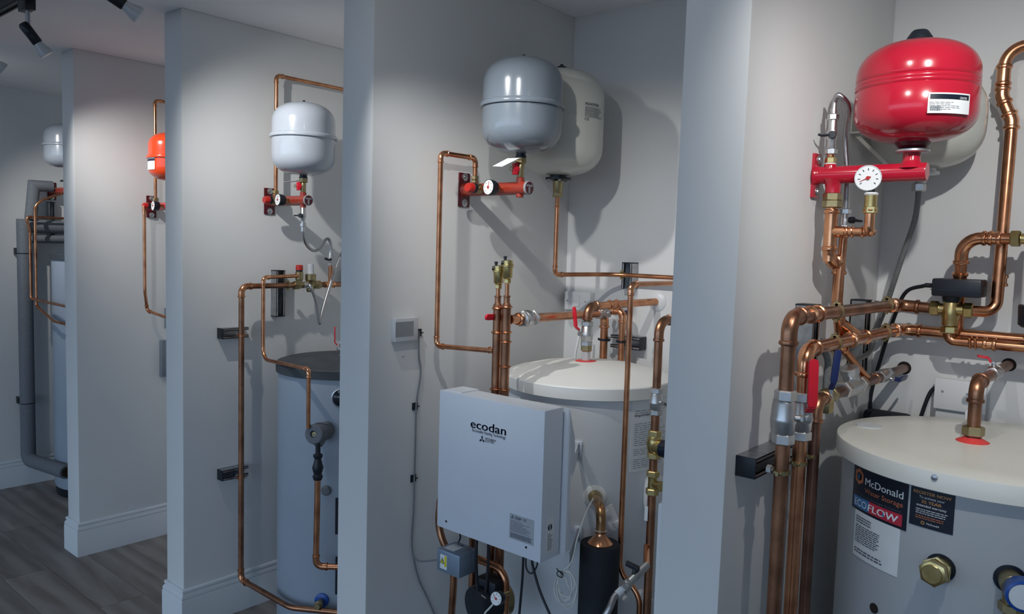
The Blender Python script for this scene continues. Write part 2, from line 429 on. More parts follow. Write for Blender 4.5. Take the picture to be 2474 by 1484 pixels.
def clamp(name, label, c, d, r, out, m=None, cat='pipe clamp', stem=.03):
    """brass two-half pipe ring around c (axis d), stem towards out, two screw lugs."""
    c, d, out = V(c), V(d).normalized(), V(out).normalized(); s = d.cross(out).normalized(); m = m or brass_old
    t = thing(name, label, cat, c-EZ*r)
    obj('ring', G().lathe(c-d*.004, d, [(0, r*1.02), (0, r*1.22), (.008, r*1.22), (.008, r*1.02)], 18), m, t)
    for sg in (-1, 1):
        obj('screw', G().cyl(c+s*sg*r*1.2-out*.008, c+s*sg*r*1.2+out*.008, .0035, 8).obox(c+s*sg*(r*1.3), d, s, out, .008, .012, .006), m, t)
    if stem: obj('stem', G().cyl(c+out*r*1.1, c+out*(r*1.1+stem), .0045, 10).nut(c+out*(r*1.1+stem*.25), out, .006, .009).nut(c+out*(r*1.1+stem*.65), out, .006, .009), chrome_m, t)
    return t
def strut(name, label, wall, lo, hi, outn, axis, endcaps=(1, 1), cat='channel', capm=None):
    """slotted channel on a wall: lo/hi corners of its bounding box, open lip side facing outn, long axis."""
    lo, hi = V(lo), V(hi); t = thing(name, label, cat, lo); c = (lo+hi)/2; s = hi-lo
    out = V(outn); a = V(axis); w = out.cross(a)
    L = abs(s.dot(a)); D = abs(s.dot(out)); Wd = abs(s.dot(w)); th = .0025
    g = G()
    g.obox(c-out*(D/2-th/2), a, w, out, L, Wd, th)
    for q in (-1, 1):
        g.obox(c+w*q*(Wd/2-th/2), a, w, out, L, th, D)
        g.obox(c+out*(D/2-th/2)+w*q*(Wd/2-Wd*.13), a, w, out, L, Wd*.26, th)
        g.obox(c+out*(D/2-Wd*.1)+w*q*(Wd*.24+th/2), a, w, out, L, th, Wd*.2)
    obj('rail', g, steel_m, t)
    for q, on in zip((-1, 1), endcaps):
        if on: obj('end_cap', G().obox(c+a*q*(L/2+.001), a, w, out, .004, Wd*1.03, D*1.03), capm or black_m, t, bevel=.0012)
    return t
def vprof(r, z0, z1, hb, ht, n=10, e=2.5, taper=0., mid=None, e2=None):
    """upright vessel profile (bottom dome, wall, top dome)."""
    P = []
    for i in range(n+1):
        t = math.pi/2*i/n; P.append((z0+hb*(1-math.cos(t)**(2/e)), r*(1-taper)*math.sin(t)**(2/e)))
    if mid: P += mid
    e = e2 or e
    for i in range(n+1):
        t = math.pi/2*(1-i/n); P.append((z1-ht*(1-math.cos(t)**(2/e)), r*math.sin(t)**(2/e)))
    return P
def gauge(parent, c, n, r, depth, casem, needle=(.3, 1), dots=7, name='pressure_gauge', upv=EZ):
    """round dial gauge facing n: casing, dial, red needle, scale marks."""
    c, n = V(c), V(n).normalized(); rt = V(upv).cross(n).normalized(); u = n.cross(rt)
    cs = obj(name, G().lathe(c-n*depth, n, [(0, r*.45), (depth*.12, r*.82), (depth*.4, r*.96), (depth*.93, r), (depth, r*.98), (depth, r*.93), (depth-.0015, r*.93)], 26), casem, parent)
    obj('dial', G().lathe(c-n*.002, n, [(0, r*.93), (.0012, r*.93)], 24), dial_m, cs)
    g = G()
    for k in range(dots):
        a = math.radians(220-260*k/(dots-1)); q = c+(rt*math.cos(a)+u*math.sin(a))*r*.66-n*.0006
        g.obox(q, rt*math.cos(a)+u*math.sin(a), -rt*math.sin(a)+u*math.cos(a), n, r*.17, r*.06, .0006)
    obj('scale_mark', g, ink_m, cs)
    a = math.radians(needle[0]); dr = rt*math.cos(a)+u*math.sin(a); pd = n.cross(dr)
    obj('needle', G().prism([(-r*.22, -r*.05), (r*.66, -r*.012), (r*.66, r*.012), (-r*.22, r*.05)], c-n*.0003, dr, pd, .001).cyl(c-n*.0005, c+n*.002, r*.15, 12), capred_m, cs)
    return cs
# ------------------------------------------------------------------ room
Y0, YB, CH, T = 1.427, 2.367, 2.40, .139
XE, X0, X1, X2, X3, X4 = -5.316, -3.926, -2.886, -1.764, -.654, .456
XR, YF = 1.9, -2.6
def structure(name, g, m, bevel=0., parent=None):
    o = obj(name, g, m, parent, bevel)
    if parent is None: o['kind'] = 'structure'
    return o
floor = structure('floor', G().box((XE, YF, -.06), (XR, YB, -.004)), mat('screed', (.10, .085, .075), .8))
pw, pl, row = .182, 1.22, 0
y = YB; plank_mesh = None
while y > YF+.2:
    x = XE-(row*.47 % 1.0)*pl
    while x < XR:
        a, b = max(x, XE), min(x+pl, XR)
        if b-a > .05 and y > -.75:
            g = G().box((-(b-a)/2+.0008, -pw/2+.0008, -.004), ((b-a)/2-.0008, pw/2-.0008, 0))
            o = obj('plank', g, wood_m, None, bevel=.0006, smooth=0); o.location = ((a+b)/2, y-pw/2, 0); o.parent = floor
        x += pl
    y -= pw; row += 1
structure('ground', G().box((-14, -30, -.14), (14, YF, -.03)), mat('asphalt', (.07, .07, .075), .9, 0, .1, 30))  # unseen outdoor slab, added to block world light from below the horizon
structure('ceiling', G().box((XE, YF, CH), (XR, YB, CH+.06)), ceil_m)
structure('wall_back', G().box((XE-.1, YB, 0), (XR, YB+.1, CH)), wall_m)
structure('wall_end', G().box((XE-.1, YF, 0), (XE, YB, CH)), wall_m)
structure('wall_right', G().box((XR, YF, 0), (XR+.1, YB+.1, CH)), wall_m)
for i, xr in enumerate((X0, X1, X2, X3, X4)):
    g = G().box((xr-T, Y0, 0), (xr, YB, CH))
    if xr == X3:                       # this partition is a little out of plumb
        for k in range(8):
            s = (g.v[k].z/CH-.5)*.015
            if g.v[k].y < 1.6: g.v[k].x += s
    structure('wall_partition', g, wall_m, bevel=.004)
SK = [(0, 0), (.0146, 0), (.0146, .119), (.0120, .1225), (.0130, .1265), (.0135, .131), (.0105, .139), (.0060, .144), (.0062, .1475), (.0092, .1505), (.0088, .1575), (.0050, .162), (0, .1634)]
def skirting(name, path, closed=False):
    """sweep the moulded skirting profile along a wall-foot polyline (room side on the right)."""
    n = len(path); vs = []; fs = []; k = len(SK)
    for i, p in enumerate(path):
        p = V((p[0], p[1], 0)); nr = []
        if i > 0: d = (p-V((*path[i-1], 0))).normalized(); nr.append(V((d.y, -d.x, 0)))
        if i < n-1: d = (V((*path[i+1], 0))-p).normalized(); nr.append(V((d.y, -d.x, 0)))
        m_ = nr[0] if len(nr) == 1 else (nr[0]+nr[1])/(1+nr[0].dot(nr[1]))
        for (o, z) in SK: vs.append(p+m_*o+V((0, 0, z)))
    for i in range(n-1):
        for j in range(k-1): fs.append((i*k+j, i*k+j+1, (i+1)*k+j+1, (i+1)*k+j))
    g = G().add(vs, fs); return structure(name, g, trim_m)
for xr in (X0, X1, X2, X3, X4):
    skirting('baseboard_partition', [(xr-T, YB), (xr-T, Y0), (xr, Y0), (xr, YB)][::1])
skirting('baseboard_end', [(XE, YF), (XE, YB)][::-1] if False else [(XE, YF), (XE, YB)])
for a, b in ((XE, X0-T), (X0, X1-T), (X1, X2-T), (X2, X3-T), (X3, X4-T)):
    skirting('baseboard_back', [(a, YB), (b, YB)])

# ------------------------------------------------------------------ ceiling track and spotlights
tr = thing('lighting_track', 'dark metal lighting track fixed along the ceiling above the spotlights', 'track', (-1.9, TRACK_Y, 2.365))
obj('rail', G().box((-4.6, TRACK_Y-.018, 2.366), (.4, TRACK_Y+.018, CH)), blackmetal_m, tr, bevel=.002)
for s in (-1, 1): obj('rail_lip', G().box((-4.6, TRACK_Y+s*.012-.003, 2.360), (.4, TRACK_Y+s*.012+.003, 2.366)), blackmetal_m, tr)
SPOT_WORDS = ['above the far end bay', 'fully in view at the top left', 'cut by the top edge of the picture', 'over the bay of the white heating box',
              'next along the track towards the right', 'over the bay of the red vessel', 'at the right end of the track', 'before the orange vessel bay']
for i, (lx, aim) in enumerate(LAMPS):
    t = thing('track_spotlight', 'small gunmetal track spotlight with clear bulb '+SPOT_WORDS[i], 'spotlight', (lx, TRACK_Y, 2.2), 'spotlights on the ceiling track')
    obj('adapter', G().box((lx-.045, TRACK_Y-.017, 2.322), (lx+.03, TRACK_Y+.017, 2.362)), blackmetal_m, t, bevel=.003)
    obj('arm', G().cyl((lx, TRACK_Y, 2.262), (lx, TRACK_Y, 2.325), .0075, 12), steel_m, t)
    J = V((lx, TRACK_Y, 2.255)); d = (V(aim)-J).normalized()
    if i == 1: d = (RT*.45-UP*.75+FW*.35).normalized()
    if i == 2: d = (RT*.72-UP*.48+FW*.40).normalized()
    hb = J-d*.028
    hd = obj('head', G().lathe(hb, d, [(0, .0), (.001, .013), (.008, .018), (.074, .0175), (.078, .015)], 18), blackmetal_m, t)
    s = d.cross(EZ).normalized()
    obj('yoke', G().obox(J+d*.012+s*.0, s, d, s.cross(d), .038, .010, .022), blackmetal_m, hd)
    obj('bulb', G().lathe(hb+d*.076, d, [(0, .014), (.012, .0165), (.036, .0245), (.046, .0255), (.048, .024), (.049, .0)], 20), lens_m, t)
    li = bpy.data.lights.new('spot_beam', 'SPOT'); li.energy = LAMP_POWER*LAMP_GAIN[i]; li.color = LAMP_COLOR
    li.spot_size = math.radians(LAMP_CONE[i]); li.spot_blend = 1.0; li.shadow_soft_size = .012
    lo = bpy.data.objects.new('spot_beam', li); col.objects.link(lo); lo.parent = t
    dl = (V(aim)-J).normalized()
    lo.location = (hb+d*.136)-V(t.location); lo.rotation_euler = dl.to_track_quat('-Z', 'Y').to_euler()
    if i in (1, 2, 7): continue
    lk = bpy.data.lights.new('bulb_back_glow', 'POINT'); lk.energy = .25; lk.color = LAMP_COLOR; lk.shadow_soft_size = .02  # weak point light added ahead of the bulb to brighten ceiling and partition tops
    lko = bpy.data.objects.new('bulb_back_glow', lk); col.objects.link(lko); lko.parent = t; lko.location = (hb+d*.150)-V(t.location)
# ------------------------------------------------------------------ manifold + vessel sets (one per bay)
def manifold(xw, yc, zc, where, main=orange_m, plate=dred_m, endu=.27, logo=True, red_cap=True, gaug=True, gm=black_m, gy=.07, full=True):
    c = V((xw, yc, zc))
    t = thing('vessel_manifold', 'orange red wall manifold with pressure gauge '+where, 'manifold', (xw, yc, zc-.055), 'manifolds carrying the expansion vessels')
    obj('mounting_plate', G().box((xw, yc-.0245, zc-.0535), (xw+.006, yc+.0245, zc+.055)), plate, t, bevel=.0022)
    for s in (-.0405, .042):
        w = obj('washer', G().lathe(c+V((.006, 0, s)), EX, [(0, .0125), (.0015, .0125), (.002, .0115)], 18), zinc_m, t)
        obj('screw', G().lathe(c+V((.008, 0, s)), EX, [(0, .0065), (.002, .006), (.0035, .003), (.0035, 0)], 12), steel_m, w)
    tu = obj('tube', G().lathe(c+EX*.004, EX, [(0, .024), (.004, .021), (.008, .0198), (endu-.008, .0198), (endu-.004, .0198)], 24), main, t)
    ec = obj('end_cap', G().lathe(c+EX*(endu-.002), EX, [(0, .0205), (.003, .0212), (.007, .0205), (.0075, .0185), (.0065, .0182)], 24), capgrey_m, t)
    if logo:
        obj('logo_disc', G().lathe(c+EX*(endu+.0045), EX, [(0, .0183), (.0008, .0183)], 22), dred_m, ec)
        obj('logo_bar', G().box((xw+endu+.0052, yc-.013, zc+.0035), (xw+endu+.0062, yc+.013, zc+.0095)).box((xw+endu+.0052, yc-.004, zc-.0155), (xw+endu+.0062, yc+.003, zc+.005)), capgrey_m, ec)
    vu = endu-.032
    obj('outlet_boss', G().cyl(c+V((vu, 0, .012)), c+V((vu, 0, .032)), .0125, 16, .001), main, t)
    obj('drain_boss', G().cyl(c+V((vu, 0, -.012)), c+V((vu, 0, -.028)), .0115, 16, .001), main, t)
    obj('inlet_boss', G().cyl(c+V((.05, 0, .012)), c+V((.05, 0, .026)), .0115, 16, .001), main, t)
    if red_cap:
        o = c+V((.098, -.018, 0))
        sv = obj('safety_valve', G().lathe(o, -EY, [(0, .011), (.006, .011), (.010, .0155), (.03, .0155), (.034, .013)], 20).cyl(o+V((0, -.02, 0)), o+V((.02, -.02, 0)), .009, 14), brass_old, t)
        obj('valve_collar', G().lathe(o-EY*.034, -EY, [(0, .0165), (.01, .0165), (.011, .014)], 20), black_m, sv)
        obj('valve_cap', G().lathe(o-EY*.044, -EY, [(0, .0155), (.016, .0148), (.021, .0125), (.021, 0)], 20), capred_m, sv)
    if gaug:
        gauge(t, c+V((.172, -gy, 0)), V((-.08, -1, .05)), .0235, .032, gm, (82, 1))
        obj('gauge_stem', G().cyl(c+V((.172, -.018, 0)), c+V((.172, -gy+.03, 0)), .008, 12), brass_m, t)
    return t, c, vu
def grey_vessel(name, label, xc, yc, z0, z1, r, m, rimz, rimr, capm=black_m, group='expansion vessels on manifolds', lab=None):
    t = thing(name, label, 'expansion vessel', (xc, yc, z0-.025), group)
    hb, ht = (z1-z0)*.27, (z1-z0)*.31
    obj('lower_shell', G().lathe((xc, yc, 0), EZ, [p for p in vprof(r, z0, z1, hb, ht) if p[0] <= rimz-.006]+[(rimz-.005, r)], 48), m, t)
    up = [p for p in vprof(r, z0, z1, hb, ht) if p[0] > rimz+.006]
    obj('upper_shell', G().lathe((xc, yc, 0), EZ, [(rimz+.005, r)]+up, 48), m, t)
    obj('rim', G().lathe((xc, yc, 0), EZ, [(rimz-.0065, r*.99), (rimz-.007, rimr-.001), (rimz-.003, rimr), (rimz+.003, rimr), (rimz+.007, rimr-.003), (rimz+.010, r*.995)], 48), m, t)
    obj('air_valve_cap', G().lathe((xc, yc, z1-.002), EZ, [(0, .0075), (.003, .0075), (.006, .0055), (.011, .005), (.0125, 0)], 14), capm, t)
    obj('neck', G().lathe((xc, yc, z0-.012), EZ, [(0, .0165), (.006, .0165), (.007, .0145), (.02, .0145)], 18), blackmetal_m, t)
    return t
def service_valve(label, xc, yc, z0, z1, side=V((-.35, -1, 0)), capm=lever_m):
    """brass lock valve between manifold boss and vessel neck, with a red cap on its flank."""
    t = thing('service_valve', label, 'valve', (xc, yc, z0)); h = z1-z0
    obj('body', G().lathe((xc, yc, z0), EZ, [(0, .0085), (h*.08, .0105), (h*.42, .0105), (h*.47, .0115), (h*.62, .0105), (h*.7, .010)], 18), brass_old, t)
    nutpart(t, (xc, yc, z0+h*.68), EZ, h*.32, .0175, brass_old, 'union_nut')
    s = V(side).normalized(); p = V((xc, yc, z0+h*.42))
    obj('red_cap', G().obox(p+s*.019, s, s.cross(EZ), EZ, .013, .016, h*.55).cyl(p+s*.008, p+s*.026, .0095, 14), capm, t, bevel=.002)
    obj('sealing_eye', G().tube([p+s*.026+V((.006*math.cos(a), 0, .006*math.sin(a)))+s*.006 for a in [k*math.pi/6 for k in range(13)]], .0012, 6), brass_old, t)
    return t

# --- bay with the white heating box (C)
mC, cC, vuC = manifold(X2, 1.800, 1.7236, 'beside the white heating box bay wall')
xv, yv = X2+vuC, 1.80
tC = grey_vessel('expansion_vessel', 'mid grey expansion vessel with rolled rim above the white heating box', xv, yv, 1.826, 2.108, .1195, gvess_m, 1.966, .1275)
a0 = A(1213, 342, Y=1.70)
service_valve('brass service valve with red cap under the mid grey vessel', xv, yv, 1.7236+.03, 1.816)
g = G(); p = [A(1190, 402, Y=1.715), A(1213, 403, Y=1.715), A(1256, 382, Y=1.77), A(1226, 383, Y=1.77)]
nn = (p[1]-p[0]).cross(p[2]-p[0]).normalized()*.0006
g.add(p+[q+nn for q in p], [(0, 1, 2, 3), (7, 6, 5, 4), (0, 4, 5, 1), (1, 5, 6, 2), (2, 6, 7, 3), (3, 7, 4, 0)])
tag(obj('paper_tag', g, paper_m, None, smooth=0), 'white paper tag hanging from the neck of the mid grey vessel', 'tag')
def wallink(c, r, z, ang, w, h, m, parent, name):
    return obj(name, cyl_patch(c, r, ang, ang+w/r, z, z+h), m, parent)
# --- bay with the charcoal-lidded tank (B)
mB, cB, vuB = manifold(X1, 1.797, 1.7062, 'in the bay of the charcoal lidded tank', endu=.275)
zt = A(737, 249, X=X1+vuB).z; zb = A(735, 424, X=X1+vuB).z; zr = A(735, 332, X=X1+vuB).z
tB = grey_vessel('expansion_vessel', 'pale grey expansion vessel with rolled rim above the charcoal lidded tank', X1+vuB, 1.797, zb, zt, .1215, gvess2_m, zr, .1305)
service_valve('brass service valve with red cap under the pale grey vessel', X1+vuB, 1.797, 1.7062+.03, zb-.010)
g = G(); q = V((X1+vuB, 1.797, zb-.02))
g.obox(q+V((-.04, -.02, -.004)), V((1, .4, .1)), V((-.4, 1, 0)), V((-.1, 0, 1)), .07, .025, .0006)
tag(obj('paper_tag', g, paper_m, None, smooth=0), 'white paper tag under the pale grey vessel', 'tag')
# --- bay with the orange vessel (A)
mA, cA, vuA = manifold(X0, 1.781, 1.6957, 'below the orange vessel', main=red_m, logo=False)
vA = V((X0+vuA+.02, 1.781, 0)); zt = A(398, 318, X=vA.x).z; zb = A(398, 437, X=vA.x).z; zr = A(375, 378, X=vA.x).z
tA = grey_vessel('expansion_vessel', 'bright orange expansion vessel half hidden behind a partition', vA.x, vA.y, zb, zt, .119, vorange_m, zr, .127)
ang, zz = cylhit(352, 408, (vA.x, vA.y), .119); ang2, _ = cylhit(374, 408, (vA.x, vA.y), .119)
z_a = cylhit(352, 382, (vA.x, vA.y), .119)[1]; z_b = cylhit(354, 411, (vA.x, vA.y), .119)[1]
lb = obj('label', cyl_patch((vA.x, vA.y), .119, ang, ang2, z_b, z_a), paper_m, tA, label='white paper label')
obj('label_band', cyl_patch((vA.x, vA.y), .1195, ang, ang2, z_a-.016, z_a-.004), ink_m, lb)
service_valve('brass service valve under the orange vessel', vA.x, vA.y, 1.6957+.03, zb-.010)
# --- far bay (0)
cz = A(118, 462, X=XE)
m0, c0, vu0 = manifold(XE, 1.80, cz.z, 'in the far end bay', logo=False, red_cap=False, gaug=False)
v0 = V((XE+vu0+.005, 1.80, 0)); zt = A(135, 297, X=v0.x).z; zb = A(135, 405, X=v0.x).z; zr = A(125, 349, X=v0.x).z
t0 = grey_vessel('expansion_vessel', 'grey expansion vessel in the far end bay', v0.x, v0.y, zb, zt, .1195, mat('soft_grey_enamel', (.30, .335, .385), .22, 0, .02, 5, coat=.5), zr, .1275)
tf = thing('vessel_connector', 'nickel plated connector with black tap under the far grey vessel', 'valve', (v0.x, v0.y, cz.z+.03))
obj('body', G().lathe((v0.x, v0.y, cz.z+.03), EZ, [(0, .010), (.02, .014), (.03, .010), (.06, .012), (.07, .016), (.082, .016), (.085, .010), (max(.1, zb-.022-cz.z-.03), .010)], 16), chrome_m, tf)
obj('tap', G().cyl((v0.x-.03, v0.y-.02, cz.z+.055), (v0.x+.03, v0.y-.02, cz.z+.055), .006, 10), black_m, tf)

# --- nearest bay (D): red manifold and red vessel
yD, zD = 1.810, 1.7286
tD = thing('vessel_manifold', 'bright red wall manifold under the big red vessel', 'manifold', (X3, yD, zD-.045), 'manifolds carrying the expansion vessels')
cD = V((X3, yD, zD))
obj('mounting_plate', G().box((X3, yD-.014, zD-.050), (X3+.007, yD+.026, zD+.050)), red_m, tD, bevel=.0015)
for s in (-.036, .037):
    w = obj('washer', G().lathe(cD+V((.007, .010, s)), EX, [(0, .0105), (.0015, .0105), (.002, .0095)], 16), zinc_m, tD)
    obj('screw', G().lathe(cD+V((.009, .010, s)), EX, [(0, .0075), (.003, .0065), (.005, .003), (.005, 0)], 12), chrome_m, w)
obj('tube', G().lathe(cD+EX*.006, EX, [(0, .026), (.004, .0225), (.012, .0195), (.228, .0195), (.231, .018)], 28), red_m, tD)
obj('end_cap', G().lathe(cD+EX*.230, EX, [(0, .0185), (.003, .0185), (.004, .0165), (.004, .013), (.0032, .0128)], 24), red_m, tD)
uv = .205
obj('outlet_boss', G().lathe(cD+V((uv, 0, .008)), EZ, [(0, .026), (.012, .0195), (.018, .0172), (.038, .0172)], 22), red_m, tD)
obj('inlet_boss', G().lathe(cD+V((.037, 0, .012)), EZ, [(0, .016), (.008, .0135), (.012, .0135)], 18), red_m, tD)
obj('drop_boss', G().lathe(cD+V((.046, 0, -.008)), -EZ, [(0, .024), (.012, .018), (.02, .0165), (.034, .0165)], 22), red_m, tD)
xv, yv = X3+uv, yD
tR = thing('expansion_vessel', 'big glossy red expansion vessel with black top cap and white label', 'expansion vessel', (xv, yv, zD+.05), 'expansion vessels on manifolds')
zt = A(2225, 104, X=xv).z; zb = A(2205, 347, X=xv).z; r = .1185
zg = A(2215, 212, X=xv).z
prof = []
for h, q in vprof(r, zb, zt, (zt-zb)*.30, (zt-zb)*.37, 14, 2.35, e2=2.45):
    prof.append((h, q))
lowp = [p for p in prof if p[0] < zg-.012]; upp = [p for p in prof if p[0] > zg+.012]
mid = [(zg-.0115, r*.999), (zg-.009, r*.982), (zg-.0065, r*.999), (zg-.002, r*1.004), (zg, r*.994), (zg+.002, r*1.004), (zg+.0065, r*.999), (zg+.009, r*.982), (zg+.0115, r*.999)]
obj('shell', G().lathe((xv, yv, 0), EZ, lowp+mid+upp, 64), red_m, tR, smooth=50)
obj('top_cap', G().lathe((xv, yv, zt-.004), EZ, [(0, .030), (.004, .030), (.024, .017), (.027, .014), (.028, 0)], 20), black_m, tR)
obj('neck', G().lathe((xv, yv, zb+.006), -EZ, [(0, .038), (.01, .032), (.016, .026)], 28), dred_m, tR)
obj('flange', G().lathe((xv, yv, zb-.012), -EZ, [(0, .032), (.002, .0345), (.006, .0345), (.008, .030)], 30), zinc_m, tR)
obj('spigot', G().cyl((xv, yv, zD+.044), (xv, yv, zb-.018), .0135, 18), zinc_m, tR)
cc = (xv, yv)
al, _ = cylhit(2241, 250, cc, r); ar, _ = cylhit(2340, 250, cc, r)
z_t = cylhit(2290, 224, cc, r)[1]; z_b = cylhit(2290, 274, cc, r)[1]
lb = obj('label', cyl_patch(cc, r+.001, al, ar, z_b, z_t, n=20), paper_m, tR, label='white maker label')
lw = (ar-al)*r
obj('label_band', cyl_patch(cc, r+.0016, al+.03, ar-.03, z_t-.0125, z_t-.003), labelnavy_m, lb)
put_text_cyl(lb, 'CENTER', cc, r+.002, al+.70*lw/r, z_t-.0115, lwhite_m, width=lw*.20, height=.0042)
wm = lambda a, b: V((cc[0]+(r+.0022)*math.cos(al+.02+a/r), cc[1]+(r+.0022)*math.sin(al+.02+a/r), z_t-.017+b))
obj('small_print', print_lines(None, None, None, lw*.9, .017, 5, .5, .3, 3, wm), greyink_m, lb, smooth=0)
g = G(); x = lw*.06; rn = random.Random(5)
while x < lw*.3:
    wv_ = rn.choice((.0008, .0014, .002)); g.quad(*[V((cc[0]+(r+.0022)*math.cos(al+q/r), cc[1]+(r+.0022)*math.sin(al+q/r), zz)) for q, zz in ((x, z_b+.004), (x+wv_, z_b+.004), (x+wv_, z_b+.014), (x, z_b+.014))]); x += wv_+rn.choice((.0008, .0015))
obj('barcode', g, greyink_m, lb, smooth=0)

# ------------------------------------------------------------------ white / cream vessels behind
# C: tall cream vessel
xw_, yw_ = -1.600, 2.083; rC = .145
zt = A(1378, 166, Y=yw_).z; zb = A(1352, 425, Y=yw_).z
tw = thing('expansion_vessel', 'tall cream expansion vessel with black cap behind the mid grey vessel', 'expansion vessel', (xw_, yw_, zb-.02), 'cream vessels hung on the bay walls')
zseam = A(1360, 294, Y=yw_).z
pf = vprof(rC, zb, zt, .10, .11, 12, 2.5)
obj('shell', G().lathe((xw_, yw_, 0), EZ, [p for p in pf if p[0] < zseam-.004]+[(zseam-.003, rC), (zseam, rC*1.006), (zseam+.003, rC)]+[p for p in pf if p[0] > zseam+.004], 56), cream_m, tw, smooth=50)
obj('top_cap', G().lathe((xw_, yw_, zt-.003), EZ, [(0, .026), (.003, .026), (.014, .014), (.017, .006), (.021, .005), (.0215, 0)], 18), black_m, tw)
fl = obj('flange', G().lathe((xw_, yw_, zb+.004), -EZ, [(0, .028), (.008, .028), (.010, .043), (.017, .043), (.018, .036)], 28), blackmetal_m, tw)
for k in range(6):
    a = k*math.pi/3+.3; obj('flange_bolt', G().nut((xw_+.036*math.cos(a), yw_+.036*math.sin(a), zb-.013), -EZ, .006, .006), steel_m, fl)
al, _ = cylhit(1413, 270, (xw_, yw_), rC); ar, _ = cylhit(1453, 270, (xw_, yw_), rC); lw = (ar-al)*rC
z_t = cylhit(1432, 249, (xw_, yw_), rC)[1]; z_b = cylhit(1432, 294, (xw_, yw_), rC)[1]
put_text_cyl(tw, 'AQUASYSTEM', (xw_, yw_), rC, al, z_t-.009, ink_m, width=lw*.72, height=.0085, bold=.02)
wm = lambda a, b: V((xw_+(rC+.0012)*math.cos(al+a/rC), yw_+(rC+.0012)*math.sin(al+a/rC), z_t-.013+b))
obj('small_print', print_lines(None, None, None, lw, .034, 8, .7, .38, 11, wm), greyink_m, tw, smooth=0)
put_text_cyl(tw, 'CE', (xw_, yw_), rC, al+.001, z_b+.001, ink_m, height=.0085, width=lw*.2)
g = G()
for k, z in enumerate((zseam+.13, zseam-.10)):
    g.box((X2, yw_-.03, z), (xw_-rC*.9, yw_+.03, z+.018))
obj('wall_bracket', g, cream_m, tw)
# D: wide cream vessel behind the red one
xd, yd = -.515, 2.200; rD = .132
zb = A(2228, 410, Y=yd).z; zt = A(2240, 176, Y=yd).z; zseam = A(2235, 292, Y=yd).z
tw = thing('expansion_vessel', 'wide cream expansion vessel behind the big red vessel', 'expansion vessel', (xd, yd, zb-.02), 'cream vessels hung on the bay walls')
pf = vprof(rD, zb, zt, .11, .11, 12, 2.4)
obj('shell', G().lathe((xd, yd, 0), EZ, [p for p in pf if p[0] < zseam-.004]+[(zseam-.003, rD), (zseam, rD*1.006), (zseam+.003, rD)]+[p for p in pf if p[0] > zseam+.004], 56), cream_m, tw, smooth=50)
obj('flange', G().lathe((xd, yd, zb+.004), -EZ, [(0, .028), (.008, .028), (.010, .036), (.017, .036), (.018, .03)], 26), zinc_m, tw)
b0 = A(2056, 300, X=X3)
g = G().box((X3, b0.y-.004, b0.z-.02), (X3+.004, b0.y+.036, b0.z+.032)).box((X3, b0.y-.004, b0.z-.024), (xd-.05, b0.y+.036, b0.z-.02)).box((xd-.06, b0.y, b0.z-.024), (xd-.05, yd-rD*.8, b0.z-.02))
g.prism([(0, 0), (.012, 0), (.12, -.11), (.108, -.11)], (X3+.002, b0.y+.018, b0.z-.024), EX, EZ, .004)
obj('wall_bracket', g, cream_m, tw)
# ================================================================== bay D (nearest bay, red vessel)
XP = -.57; r28, r22, r15 = .014, .011, .0075
# tank
tc, trd, zrim = (-.279, 1.945), .300, 1.085
ztop = A(2350, 1074, Y=1.95).z
td = thing('hot_water_cylinder', 'large white hot water cylinder with a cream lid and navy brand labels', 'water cylinder', (tc[0], tc[1], 0), 'hot water cylinders')
zl = A(2025, 1045, Y=1.945).z
obj('jacket', G().lathe((*tc, 0), EZ, [(0.02, trd-.01), (.03, trd), (1.114, trd)], 96), tankd_m, td)
obj('base_ring', G().lathe((*tc, 0), EZ, [(0, trd-.02), (.02, trd-.012)], 64), black_m, td)
LR = .3155
lid = obj('lid', G().lathe((*tc, 0), EZ, [(1.104, trd+.001), (1.104, LR-.0015), (1.1055, LR), (1.139, LR), (1.1415, LR-.001), (1.1428, LR-.0035), (1.1445, LR*.75), (1.1465, LR*.4), (1.147, 0)], 96), tanklid_m, td, smooth=30)
zbm = 1.1455
sa, sz = cylhit(2258, 1154, tc, LR)
sd = V((math.cos(sa), math.sin(sa), 0))
obj('screw', G().lathe(V((*tc, sz))+sd*LR, sd, [(0, .0062), (.002, .0058), (.003, .003), (.003, 0)], 12), steel_m, lid)
sp = A(2100, 1028, Z=1.1455); obj('blank_disc', G().lathe(sp-EZ*.004, EZ, [(0, .030), (.005, .029)], 24), pale_m, lid, label='pale round blanking disc')
# labels wrapped on the jacket
def hit(px, py): return cylhit(px, py, tc, trd)
a1 = (hit(2066, 1120)[0]+hit(2059, 1228)[0])/2; a2 = (hit(2197, 1168)[0]+hit(2190, 1276)[0])/2
zt_, zb_ = 1.066, 1.066-.100
zt_ = (hit(2066, 1119)[1]+hit(2197, 1167)[1])/2; zb_ = (hit(2059, 1229)[1]+hit(2190, 1277)[1])/2
zt_ = min(zt_, 1.102)
lb = obj('brand_label', cyl_patch(tc, trd, a1, a2, zb_, zt_), labelnavy_m, td, label='navy brand label with orange hexagon and blue red strip')
w = (a2-a1)*trd; hh = zt_-zb_; C = lambda u, v: (a1+u*w/trd, zt_-v*hh)
rr = trd+.0012
def cpt(u, v, e=0.): a, z = C(u, v); return V((tc[0]+(rr+e)*math.cos(a), tc[1]+(rr+e)*math.sin(a), z))
hx = [(math.cos(math.pi/6+k*math.pi/3), math.sin(math.pi/6+k*math.pi/3)) for k in range(6)]
g = G(); ro, ri = hh*.185, hh*.105
for k in range(6):
    if k == 0: continue
    (x1_, y1_), (x2_, y2_) = hx[k], hx[(k+1) % 6]
    g.quad(*[cpt(.155+x*q/w, .245-y_*q/hh) for x, y_, q in ((x1_, y1_, ro), (x2_, y2_, ro), (x2_, y2_, ri), (x1_, y1_, ri))])
